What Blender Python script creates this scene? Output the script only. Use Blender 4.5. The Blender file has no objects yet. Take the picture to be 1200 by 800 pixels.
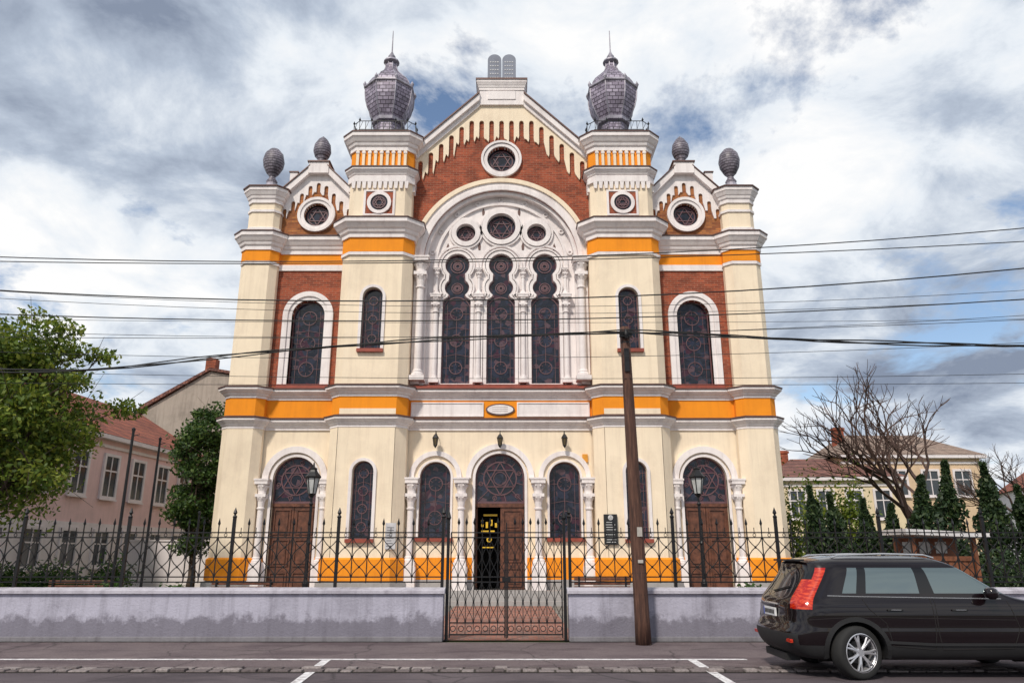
import bpy, bmesh, math, random
import numpy as np
from mathutils import Vector, Matrix
from mathutils.geometry import tessellate_polygon
from mathutils.bvhtree import BVHTree
random.seed(7); rng=np.random.default_rng(5)
scene=bpy.context.scene
pi=math.pi
# ------------------------------------------------------------------ materials
def newmat(name):
    m=bpy.data.materials.new(name); m.use_nodes=True
    nt=m.node_tree; b=nt.nodes['Principled BSDF']
    return m,nt,b
def coords(nt,mode='obj'):
    tc=nt.nodes.new('ShaderNodeTexCoord'); return tc.outputs['Object']
def wallco(nt):
    s=nt.nodes.new('ShaderNodeSeparateXYZ'); nt.links.new(coords(nt),s.inputs[0])
    a=nt.nodes.new('ShaderNodeMath'); a.operation='ADD'
    nt.links.new(s.outputs[0],a.inputs[0]); nt.links.new(s.outputs[1],a.inputs[1])
    c=nt.nodes.new('ShaderNodeCombineXYZ'); nt.links.new(a.outputs[0],c.inputs[0]); nt.links.new(s.outputs[2],c.inputs[1])
    return c.outputs[0]
def noise(nt,vec,scale,detail=4,rough=.55,stretch=None):
    if stretch:
        mp=nt.nodes.new('ShaderNodeMapping'); mp.inputs['Scale'].default_value=stretch
        nt.links.new(vec,mp.inputs[0]); vec=mp.outputs[0]
    n=nt.nodes.new('ShaderNodeTexNoise'); n.inputs['Scale'].default_value=scale
    n.inputs['Detail'].default_value=detail; n.inputs['Roughness'].default_value=rough
    nt.links.new(vec,n.inputs['Vector']); return n.outputs['Fac']
def ramp(nt,fac,stops,interp='LINEAR'):
    r=nt.nodes.new('ShaderNodeValToRGB'); nt.links.new(fac,r.inputs[0])
    r.color_ramp.interpolation=interp
    e=r.color_ramp.elements
    while len(e)<len(stops): e.new(.5)
    for i,(p,c) in enumerate(stops):
        e[i].position=p; e[i].color=(c[0],c[1],c[2],1) if hasattr(c,'__len__') else (c,c,c,1)
    return r.outputs[0]
def mix(nt,fac,a,b,mode='MIX'):
    m=nt.nodes.new('ShaderNodeMix'); m.data_type='RGBA'; m.blend_type=mode
    for sock,v in ((m.inputs[0],fac),(m.inputs[6],a),(m.inputs[7],b)):
        if isinstance(v,bpy.types.NodeSocket): nt.links.new(v,sock)
        elif hasattr(v,'__len__'): sock.default_value=(v[0],v[1],v[2],1)
        else: sock.default_value=v
    return m.outputs[2]
def bump(nt,b,h,strength=.3,dist=.02):
    n=nt.nodes.new('ShaderNodeBump'); n.inputs['Strength'].default_value=strength; n.inputs['Distance'].default_value=dist
    nt.links.new(h,n.inputs['Height']); nt.links.new(n.outputs[0],b.inputs['Normal'])
def plain(name,col,rough=.7,metal=0,var=.12,scale=4,bmp=0,coat=0):
    m,nt,b=newmat(name); co=coords(nt)
    n=noise(nt,co,scale,3)
    lo=[c*(1-var*2) for c in col]; hi=[min(1,c*(1+var)) for c in col]
    nt.links.new(ramp(nt,n,[(.3,lo),(.7,hi)]),b.inputs['Base Color'])
    b.inputs['Roughness'].default_value=rough; b.inputs['Metallic'].default_value=metal
    if coat: b.inputs['Coat Weight'].default_value=coat; b.inputs['Coat Roughness'].default_value=.03
    if bmp: bump(nt,b,noise(nt,co,scale*12,3),bmp,.01)
    return m
def plaster(name,col,dirt=(.30,.24,.2),amt=.35,bmp=.25,foot=None):
    m,nt,b=newmat(name); co=coords(nt)
    base=mix(nt,noise(nt,co,1.1,4,.6),[c*.86 for c in col],[min(1,c*1.08) for c in col])
    st=ramp(nt,noise(nt,co,2.6,5,.68,(1.8,1.8,.13)),[(.47,0),(.72,1)])
    sp=ramp(nt,noise(nt,co,.8,6,.72),[(.48,0),(.72,1)])
    f=mix(nt,.5,st,sp)
    mm=nt.nodes.new('ShaderNodeMath'); mm.operation='MULTIPLY'; mm.inputs[1].default_value=amt
    nt.links.new(f,mm.inputs[0])
    c=mix(nt,mm.outputs[0],base,dirt)
    if foot:
        s=nt.nodes.new('ShaderNodeSeparateXYZ'); nt.links.new(co,s.inputs[0])
        a=nt.nodes.new('ShaderNodeMath'); a.operation='MULTIPLY_ADD'; nt.links.new(noise(nt,co,3,5,.7),a.inputs[0]); a.inputs[1].default_value=-foot*2.2; nt.links.new(s.outputs[2],a.inputs[2])
        g=ramp(nt,a.outputs[0],[(0,1),(foot*.35,0)])
        c=mix(nt,mix(nt,1.0,g,(.75,.75,.75),'MULTIPLY'),c,dirt)
    nt.links.new(c,b.inputs['Base Color'])
    b.inputs['Roughness'].default_value=.88
    bump(nt,b,noise(nt,co,22,3,.6),bmp,.015)
    return m
def brickmat(name,c1,c2,mort,bw=.27,rh=.085,ms=.010,vec='wall',bmp=.5):
    m,nt,b=newmat(name); co=wallco(nt) if vec=='wall' else coords(nt)
    t=nt.nodes.new('ShaderNodeTexBrick'); nt.links.new(co,t.inputs['Vector'])
    t.inputs['Scale'].default_value=1; t.inputs['Brick Width'].default_value=bw; t.inputs['Row Height'].default_value=rh
    t.inputs['Mortar Size'].default_value=ms; t.inputs['Mortar Smooth'].default_value=.2
    t.inputs['Color1'].default_value=(*c1,1); t.inputs['Color2'].default_value=(*c2,1); t.inputs['Mortar'].default_value=(*mort,1)
    n=noise(nt,coords(nt),1.5,5,.7)
    d=ramp(nt,n,[(.3,.5),(.7,1.2)])
    nt.links.new(mix(nt,1.0,t.outputs['Color'],d,'MULTIPLY'),b.inputs['Base Color'])
    b.inputs['Roughness'].default_value=.9
    inv=nt.nodes.new('ShaderNodeMath'); inv.operation='SUBTRACT'; inv.inputs[0].default_value=1; nt.links.new(t.outputs['Fac'],inv.inputs[1])
    bump(nt,b,inv.outputs[0],bmp,.01)
    return m
def glassmat(name,stops,scale=3.2,rough=.12):
    m,nt,b=newmat(name); co=wallco(nt)
    v=nt.nodes.new('ShaderNodeTexVoronoi'); v.inputs['Scale'].default_value=scale; nt.links.new(co,v.inputs['Vector'])
    s=nt.nodes.new('ShaderNodeSeparateColor'); nt.links.new(v.outputs['Color'],s.inputs[0])
    nt.links.new(ramp(nt,s.outputs[0],stops,'CONSTANT'),b.inputs['Base Color'])
    b.inputs['Roughness'].default_value=rough
    bump(nt,b,noise(nt,co,5,2),.25,.03)
    return m
M={}
M['cream']=plaster('cream_plaster',(.90,.76,.575),(.40,.29,.22),.42)
M['white']=plaster('white_plaster',(.86,.80,.785),(.34,.27,.28),.55)
M['orange']=plaster('orange_plaster',(.90,.30,.010),(.50,.13,.01),.45)
M['brick']=brickmat('red_brick',(.42,.085,.035),(.23,.045,.022),(.33,.16,.10))
M['brick2']=brickmat('ochre_brick',(.52,.20,.06),(.26,.075,.03),(.30,.14,.07))
M['cap']=plain('cornice_capping',(.13,.07,.06),.5,.2)
M['glass']=glassmat('stained_glass',[(0,(.006,.008,.016)),(.35,(.018,.022,.042)),(.6,(.045,.010,.022)),(.72,(.010,.012,.022)),(.92,(.09,.05,.06))],5,.10)
M['lead']=plain('lead_tracery',(.135,.065,.075),.5)
M['wood']=plain('door_wood',(.14,.052,.028),.45,0,.3,6)
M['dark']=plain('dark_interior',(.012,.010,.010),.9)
M['stone']=plaster('grey_stone',(.38,.36,.35),(.14,.12,.11),.5)
M['sill']=plain('red_sill',(.30,.06,.035),.6)
M['iron']=plain('black_iron',(.014,.014,.016),.45,.4)
M['zinc']=plain('zinc_sheet',(.33,.31,.36),.5,.3,.25,3)
M['lampglass']=plain('lamp_glass',(.55,.56,.55),.1)
def dome_mat(name,c1,c2,c3,bw,rh):
    m,nt,b=newmat(name); s=nt.nodes.new('ShaderNodeSeparateXYZ'); nt.links.new(coords(nt),s.inputs[0])
    a=nt.nodes.new('ShaderNodeMath'); a.operation='ARCTAN2'; nt.links.new(s.outputs[1],a.inputs[0]); nt.links.new(s.outputs[0],a.inputs[1])
    c=nt.nodes.new('ShaderNodeCombineXYZ'); nt.links.new(a.outputs[0],c.inputs[0]); nt.links.new(s.outputs[2],c.inputs[1])
    t=nt.nodes.new('ShaderNodeTexBrick'); nt.links.new(c.outputs[0],t.inputs['Vector'])
    t.inputs['Scale'].default_value=1; t.inputs['Brick Width'].default_value=bw; t.inputs['Row Height'].default_value=rh; t.inputs['Mortar Size'].default_value=.020; t.inputs['Mortar Smooth'].default_value=.3
    t.inputs['Color1'].default_value=(*c1,1); t.inputs['Color2'].default_value=(*c2,1); t.inputs['Mortar'].default_value=(*c3,1)
    n=noise(nt,coords(nt),2.5,5,.65)
    nt.links.new(mix(nt,1.0,t.outputs['Color'],ramp(nt,n,[(.32,.5),(.68,1.2)]),'MULTIPLY'),b.inputs['Base Color'])
    b.inputs['Roughness'].default_value=.52; b.inputs['Metallic'].default_value=.1
    bump(nt,b,t.outputs['Fac'],-.6,.03); return m
M['dome']=dome_mat('dome_scales',(.42,.37,.46),(.24,.20,.27),(.07,.055,.08),.2618,.16)
M['urn']=dome_mat('urn_scales',(.30,.27,.32),(.17,.15,.19),(.05,.04,.05),.39,.11)
# ------------------------------------------------------------------ mesh helpers
def link(o): scene.collection.objects.link(o)
def empty(name,loc=(0,0,0),rz=0):
    e=bpy.data.objects.new(name,None); e.empty_display_size=.2; e.location=loc; e.rotation_euler=(0,0,rz); link(e); return e
class Part:
    def __init__(s,name,mat,parent=None,loc=(0,0,0),smooth=False,rot=(0,0,0)):
        s.name=name;s.mat=mat;s.parent=parent;s.loc=loc;s.smooth=smooth;s.v=[];s.f=[];s.rot=rot
    def add(s,vs,fs):
        n=len(s.v); s.v+= [tuple(v) for v in vs]; s.f+=[tuple(i+n for i in f) for f in fs]
    def box(s,x0,x1,y0,y1,z0,z1):
        s.add([(x0,y0,z0),(x1,y0,z0),(x1,y1,z0),(x0,y1,z0),(x0,y0,z1),(x1,y0,z1),(x1,y1,z1),(x0,y1,z1)],
              [(0,3,2,1),(4,5,6,7),(0,1,5,4),(1,2,6,5),(2,3,7,6),(3,0,4,7)])
    def plate(s,outer,holes,y0,y1):
        loops=[outer]+list(holes); L=[[Vector((p[0],p[1],0)) for p in l] for l in loops]
        tris=tessellate_polygon(L); flat=[p for l in loops for p in l]; n=len(flat)
        vs=[(p[0],y0,p[1]) for p in flat]+[(p[0],y1,p[1]) for p in flat]
        fs=[t for t in tris]+[(t[2]+n,t[1]+n,t[0]+n) for t in tris]
        o=0
        for l in loops:
            k=len(l)
            for i in range(k): a=o+i;b=o+(i+1)%k; fs.append((a,b,b+n,a+n))
            o+=k
        s.add(vs,fs)
    def sweep(s,path,prof,closed=False,skip=()):
        n=len(path); nn=[]
        for i in range(n):
            ns=[]
            for (a,b) in ((i-1,i),(i,i+1)):
                if not closed and (a<0 or b>=n): continue
                p=path[a%n];q=path[b%n]; d=(q[0]-p[0],q[1]-p[1]); l=math.hypot(*d) or 1
                ns.append((d[1]/l,-d[0]/l))
            if len(ns)==1: nn.append(ns[0])
            else:
                k=max(.35,1+ns[0][0]*ns[1][0]+ns[0][1]*ns[1][1]); nn.append(((ns[0][0]+ns[1][0])/k,(ns[0][1]+ns[1][1])/k))
        m=len(prof); vs=[]
        for i in range(n):
            for (o,z) in prof: vs.append((path[i][0]+nn[i][0]*o,path[i][1]+nn[i][1]*o,z))
        fs=[]
        for i in range(n if closed else n-1):
            if i in skip: continue
            j=(i+1)%n
            for k in range(m-1): fs.append((i*m+k,j*m+k,j*m+k+1,i*m+k+1))
        s.add(vs,fs)
    def cap(s,pts,z): s.add([(p[0],p[1],z) for p in pts],[tuple(range(len(pts)))])
    def lathe(s,cx,cy,prof,seg=16,rot=0):
        vs=[];m=len(prof)
        for i in range(seg):
            a=rot+2*pi*i/seg
            for r,z in prof: vs.append((cx+r*math.cos(a),cy+r*math.sin(a),z))
        fs=[]
        for i in range(seg):
            j=(i+1)%seg
            for k in range(m-1): fs.append((i*m+k,j*m+k,j*m+k+1,i*m+k+1))
        if prof[-1][0]>1e-4: fs.append(tuple(i*m+m-1 for i in range(seg)))
        if prof[0][0]>1e-4: fs.append(tuple(i*m for i in reversed(range(seg))))
        s.add(vs,fs)
    def tube(s,pts,rad,seg=6,cap=True):
        pts=[Vector(p) for p in pts]; n=len(pts)
        if not hasattr(rad,'__len__'): rad=[rad]*n
        vs=[];fs=[]; up=Vector((0,0,1))
        for i in range(n):
            t=(pts[min(i+1,n-1)]-pts[max(i-1,0)]); t=t.normalized() if t.length>0 else Vector((0,0,1))
            u=up if abs(t.dot(up))<.95 else Vector((0,1,0))
            a=t.cross(u).normalized(); b=t.cross(a).normalized()
            for k in range(seg):
                an=2*pi*(k+.5)/seg; p=pts[i]+(a*math.cos(an)+b*math.sin(an))*rad[i]; vs.append(tuple(p))
        for i in range(n-1):
            for k in range(seg):
                l=(k+1)%seg; fs.append((i*seg+k,i*seg+l,(i+1)*seg+l,(i+1)*seg+k))
        if cap: fs.append(tuple(reversed(range(seg)))); fs.append(tuple((n-1)*seg+k for k in range(seg)))
        s.add(vs,fs)
    def bar(s,x0,z0,x1,z1,w,y0,y1):
        d=Vector((x1-x0,z1-z0)); l=d.length or 1; nx,nz=-d.y/l*w/2,d.x/l*w/2
        s.plate([(x0+nx,z0+nz),(x0-nx,z0-nz),(x1-nx,z1-nz),(x1+nx,z1+nz)],[],y0,y1)
    def done(s,recalc=True,bevel=0):
        if not s.v: return None
        me=bpy.data.meshes.new(s.name); me.from_pydata(s.v,[],s.f)
        if recalc:
            bm=bmesh.new(); bm.from_mesh(me); bmesh.ops.recalc_face_normals(bm,faces=bm.faces); bm.to_mesh(me); bm.free()
        me.materials.append(s.mat); o=bpy.data.objects.new(s.name,me); link(o)
        o.parent=s.parent; o.location=s.loc; o.rotation_euler=s.rot
        if s.smooth:
            for p in me.polygons: p.use_smooth=True
        if bevel:
            b=o.modifiers.new('b','BEVEL'); b.width=bevel; b.segments=2; b.limit_method='ANGLE'
        return o
def arch(cx,w,z0,zt,n=16):
    r=w/2; zs=zt-r
    return [(cx-r,z0),(cx+r,z0)]+[(cx+r*math.cos(i*pi/n),zs+r*math.sin(i*pi/n)) for i in range(n+1)]
def circ(cx,cz,r,n=28): return [(cx+r*math.cos(2*pi*i/n),cz+r*math.sin(2*pi*i/n)) for i in range(n)]
def archband(cx,zs,r0,r1,legz,n=24):
    o=[(cx+r1,legz)]+[(cx+r1*math.cos(i*pi/n),zs+r1*math.sin(i*pi/n)) for i in range(n+1)]+[(cx-r1,legz)]
    i_=[(cx-r0,legz)]+[(cx-r0*math.cos(i*pi/n),zs+r0*math.sin(i*pi/n)) for i in range(n+1)]+[(cx+r0,legz)]
    return o+i_
def cornice(z0,z1,out):
    h=z1-z0
    return [(0,z0),(.22*out,z0),(.22*out,z0+.22*h),(.4*out,z0+.3*h),(.5*out,z0+.45*h),(.62*out,z0+.5*h),(.9*out,z0+.72*h),(out,z0+.76*h),(out,z1),(0,z1)]
def capping(z1,out): return [(out*.3,z1+.002),(out+.03,z1-.01),(out+.035,z1+.04),(0,z1+.12)]
# ------------------------------------------------------------------ THE SYNAGOGUE
B=empty('synagogue',(-.45,28,0))
P={k:Part(n,M[k],B) for k,n in dict(cream='cream_walls',white='white_trim',orange='orange_bands',brick='brick_infill',brick2='attic_brick',cap='cornice_capping',
   glass='window_glass',lead='window_tracery',wood='doors',dark='dark_interior',stone='stone_steps',sill='red_sills',zinc='metal_roof',iron='ironwork').items()}
half=[(-10.45,30),(-10.45,-.25),(-10.2,-.5),(-9.25,-.5),(-9.0,-.25),(-9.0,0),(-6.33,0),(-6.33,-.45),(-5.98,-.8),(-3.88,-.8),(-3.53,-.45),(-3.53,0)]
full=half+[(-x,y) for x,y in reversed(half)]
SK={5,8,11,14,17}
P['cream'].sweep(full,[(.04,0),(.04,6.6),(0,6.62),(0,13.6)],skip=SK)
P['orange'].sweep(full,[(.04,.78),(.12,.78),(.12,1.5),(.04,1.56)],skip={5,11,17})
P['stone'].sweep(full,[(.04,0),(.2,0),(.2,.72),(.04,.78)],skip={5,11,17})
P['white'].sweep(full,cornice(6.2,6.58,.26)); P['cap'].sweep(full,capping(6.58,.26))
P['orange'].sweep(full,[(.0,6.62),(.03,6.62),(.03,7.38),(0,7.38)])
P['white'].sweep(full,cornice(7.36,7.74,.30)); P['cap'].sweep(full,capping(7.74,.30))
def rings(cx,w,z0,zt,y,dense=1.0):
    """leaded tracery of a tall arched light"""
    L=P['lead']; L.plate(arch(cx,w,z0,zt),[arch(cx,w-.09,z0+.05,zt-.045)],y-.035,y-.002)
    r=w*.23; p=w*.74; n=max(1,int((zt-z0-w*.3)/p)); p=(zt-z0-w*.25)/n
    for i in range(n):
        cz=z0+w*.2+p*(i+.4)
        L.plate(circ(cx,cz,r,18),[circ(cx,cz,r-.03,18)],y-.03,y-.002)
        for a in range(6):
            an=a*pi/3+pi/6
            L.bar(cx+r*.45*math.cos(an),cz+r*.45*math.sin(an),cx+r*.95*math.cos(an),cz+r*.95*math.sin(an),.016,y-.025,y-.003)
        if i<n-1: L.bar(cx,cz+r,cx,cz+p-r,.022,y-.028,y-.003)
        L.bar(cx-w/2+.04,cz,cx-r,cz,.018,y-.026,y-.003); L.bar(cx+r,cz,cx+w/2-.04,cz,.018,y-.026,y-.003)
        if i<n-1:
            L.bar(cx-w/2+.05,cz+p/2-.1,cx,cz+p/2,.016,y-.022,y-.003); L.bar(cx+w/2-.05,cz+p/2-.1,cx,cz+p/2,.016,y-.022,y-.003)
    for sx in (-1,1): L.bar(cx+sx*w*.33,z0+.05,cx+sx*w*.33,zt-w*.28,.018,y-.024,y-.004)
def star(cx,cz,R,y,part=None):
    L=part or P['lead']
    for t in (pi/2,-pi/2):
        pts=[(cx+R*math.cos(t+k*2*pi/3),cz+R*math.sin(t+k*2*pi/3)) for k in range(3)]
        for k in range(3): L.bar(*pts[k],*pts[(k+1)%3],.036,y-.04-(.004 if t>0 else 0),y-.002)
    L.plate(circ(cx,cz,R+.03,26),[circ(cx,cz,R-.015,26)],y-.036,y-.003)
def tympanum(cx,w,z0,zt,y):
    P['glass'].plate(arch(cx,w,z0,zt),[],y,y+.03)
    P['lead'].plate(arch(cx,w,z0,zt),[arch(cx,w-.12,z0+.07,zt-.06)],y-.05,y-.001)
    cz=z0+(zt-z0)*.5; R=w*.33; star(cx,cz,R,y)
    P['lead'].plate(circ(cx,cz,R*.42,18),[circ(cx,cz,R*.42-.03,18)],y-.03,y-.003)
    for k in range(12):
        a=k*pi/6+.26
        t=1.0
        while t>0:
            px,pz=cx+math.cos(a)*w*t,cz+math.sin(a)*w*t; r=w/2-.05; zs=zt-w/2
            if pz>z0+.05 and ((pz<=zs and abs(px-cx)<r) or (pz>zs and math.hypot(px-cx,pz-zs)<r)): break
            t-=.02
        if t*w>R: P['lead'].bar(cx+math.cos(a)*R,cz+math.sin(a)*R,px,pz,.025,y-.028,y-.004)
        if k%2==0 and t*w>R+.16:
            m=(R+t*w)/2; P['lead'].plate(circ(cx+math.cos(a)*m,cz+math.sin(a)*m,.085,12),[circ(cx+math.cos(a)*m,cz+math.sin(a)*m,.06,12)],y-.032,y-.003)
def column(cx,cy,z0,z1,r,caph,part=None):
    W=part or P['white']
    W.box(cx-r*1.9,cx+r*1.9,cy-r*1.9,cy+r*1.9,z0,z0+r*1.2)
    W.lathe(cx,cy,[(r*1.8,z0+r*1.2),(r*1.75,z0+r*1.8),(r*1.3,z0+r*2.2),(r*1.35,z0+r*2.6),(r,z0+r*3),(r*.92,z1-caph),(r*1.25,z1-caph+.01),(r*1.25,z1-caph+.06),(r*.95,z1-caph+.08),
       (r*1.15,z1-caph*.75),(r*1.7,z1-caph*.62),(r*1.25,z1-caph*.58),(r*1.3,z1-caph*.4),(r*1.95,z1-caph*.22),(r*1.6,z1-caph*.18)],14)
    W.box(cx-r*1.7,cx+r*1.7,cy-r*1.7,cy+r*1.7,z1-caph*.6,z1-caph*.5)
    W.box(cx-r*2.1,cx+r*2.1,cy-r*2.1,cy+r*2.1,z1-caph*.18,z1-caph*.06)
    W.box(cx-r*2.35,cx+r*2.35,cy-r*2.3,cy+r*2.3,z1-caph*.06,z1)
    for k in range(8):
        a=k*pi/4+pi/8
        for zz,rr in ((z1-caph*.64,1.55),(z1-caph*.26,1.8)):
            W.lathe(cx+math.cos(a)*r*rr,cy+math.sin(a)*r*rr,[(.0,zz-.05),(r*.32,zz),(r*.3,zz+.04),(0,zz+.07)],5)
def doorpanels(x0,x1,z0,z1,y):
    W=P['wood']; W.box(x0,x1,y,y+.06,z0,z1)
    xs=x0+.09; xe=x1-.09
    zs=[z0+.1,z0+.75,z0+.95,z0+1.9,z0+2.08,z1-.1]
    for a,b in ((zs[0],zs[1]),(zs[2],zs[3]),(zs[4],zs[5])):
        W.plate([(xs,a),(xe,a),(xe,b),(xs,b)],[[(xs+.045,a+.045),(xe-.045,a+.045),(xe-.045,b-.045),(xs+.045,b-.045)]],y-.04,y)
        W.box(xs+.1,xe-.1,y-.035,y,a+.1,b-.1)
# --- lower storey central bay
C=P['cream']
wl=[arch(-2.42,1.16,2.25,5.02),arch(2.42,1.16,2.25,5.02)]
C.plate([(-3.53,0),(-.92,0),(-.92,.45)]+[(0+.92*-math.cos(i*pi/20),5.33-.92+.92*math.sin(i*pi/20)) for i in range(21)]+[(.92,.45),(.92,0),(3.53,0),(3.53,6.9),(-3.53,6.9)],wl,0,.35)
C.plate([(-3.53,6.9),(3.53,6.9),(3.53,7.75),(-3.53,7.75)],[],0.0,.3)
for sx in (-1,1):
    cx=2.42*sx
    P['glass'].plate(arch(cx,1.16,2.25,5.02),[],.24,.26); rings(cx,1.16,2.25,5.02,.24)
    P['white'].plate(archband(cx,4.44,.58,.66,2.25),[],-.05,.05)
    P['white'].plate(archband(cx,4.44,.80,.98,4.40),[],-.09,-.001)
    P['sill'].box(cx-.7,cx+.7,-.12,.2,2.12,2.25)
    P['orange'].box(min(sx*1.0,sx*3.5),max(sx*1.0,sx*3.5),-.07,-.001,.80,1.56)
    P['stone'].box(min(sx*1.0,sx*3.5),max(sx*1.0,sx*3.5),-.12,-.001,.45,.80)
    for x in (1.42,3.28):
        column(sx*x,-.2,1.25,4.40,.125,1.15); P['white'].box(sx*x-.26,sx*x+.26,-.46,0,.45,1.25)
P['white'].plate(archband(0,4.41,.92,1.02,.45),[],-.05,.10)
P['white'].plate(archband(0,4.41,1.08,1.28,4.40),[],-.12,-.001)
tympanum(0,1.84,3.50,5.33,.2)
P['wood'].box(-.92,.92,.15,.3,3.36,3.50)
doorpanels(.02,.90,.45,3.36,.2)
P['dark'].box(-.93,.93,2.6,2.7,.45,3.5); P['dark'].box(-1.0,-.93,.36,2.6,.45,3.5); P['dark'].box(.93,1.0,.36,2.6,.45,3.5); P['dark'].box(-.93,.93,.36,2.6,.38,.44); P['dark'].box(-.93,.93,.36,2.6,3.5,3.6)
P['wood'].box(-.90,-.84,.3,1.1,.45,3.36)
yel=plain('yellow_sign',(.80,.50,.03),.5); S=Part('door_sign',yel,B)
S.box(-.62,-.1,.45,.47,3.05,3.12)
for i,(h0,h1) in enumerate(((2.66,2.9),(2.62,2.84),(2.7,2.92),(2.64,2.8))): S.box(-.70+.17*i,-.62+.17*i,.44,.46,h0,h1)
S.box(-.70,-.42,.44,.455,2.47,2.53); S.box(-.36,-.2,.44,.455,2.47,2.53); S.plate(circ(-.4,2.2,.10,10),[circ(-.4,2.2,.05,10)],.44,.46); S.box(-.66,-.2,.44,.455,1.9,1.94)
S.done()
P['stone'].box(-3.5,3.5,-1.0,0,0,.45)
P['stone'].box(-2.2,2.2,-1.35,-1.0,0,.30); P['stone'].box(-2.4,2.4,-1.7,-1.35,0,.15)
# --- central frieze
for sx in (-1,1):
    a,b=sorted((sx*3.38,sx*.68)); P['white'].box(a,b,-.07,-.01,6.76,7.24)
    a,b=sorted((sx*3.42,sx*.64)); P['white'].plate([(a,6.72),(b,6.72),(b,7.28),(a,7.28)],[[(a+.05,6.77),(b-.05,6.77),(b-.05,7.23),(a+.05,7.23)]],-.10,-.02)
P['cap'].plate([(x*.56,7.0+z*.23) for x,z in circ(0,0,1,20)],[],-.08,-.02)
P['white'].plate([(x*.50,7.0+z*.18) for x,z in circ(0,0,1,20)],[],-.10,-.03)
for i in range(3): P['cap'].box(-.3,.3,-.105,-.09,6.92+i*.08,6.93+i*.08)
P['sill'].add([(-3.5,-.28,7.86),(3.5,-.28,7.86),(3.5,.3,8.08),(-3.5,.3,8.08),(-3.5,-.28,7.76),(3.5,-.28,7.76)],[(0,1,2,3),(0,1,5,4)])
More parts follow.
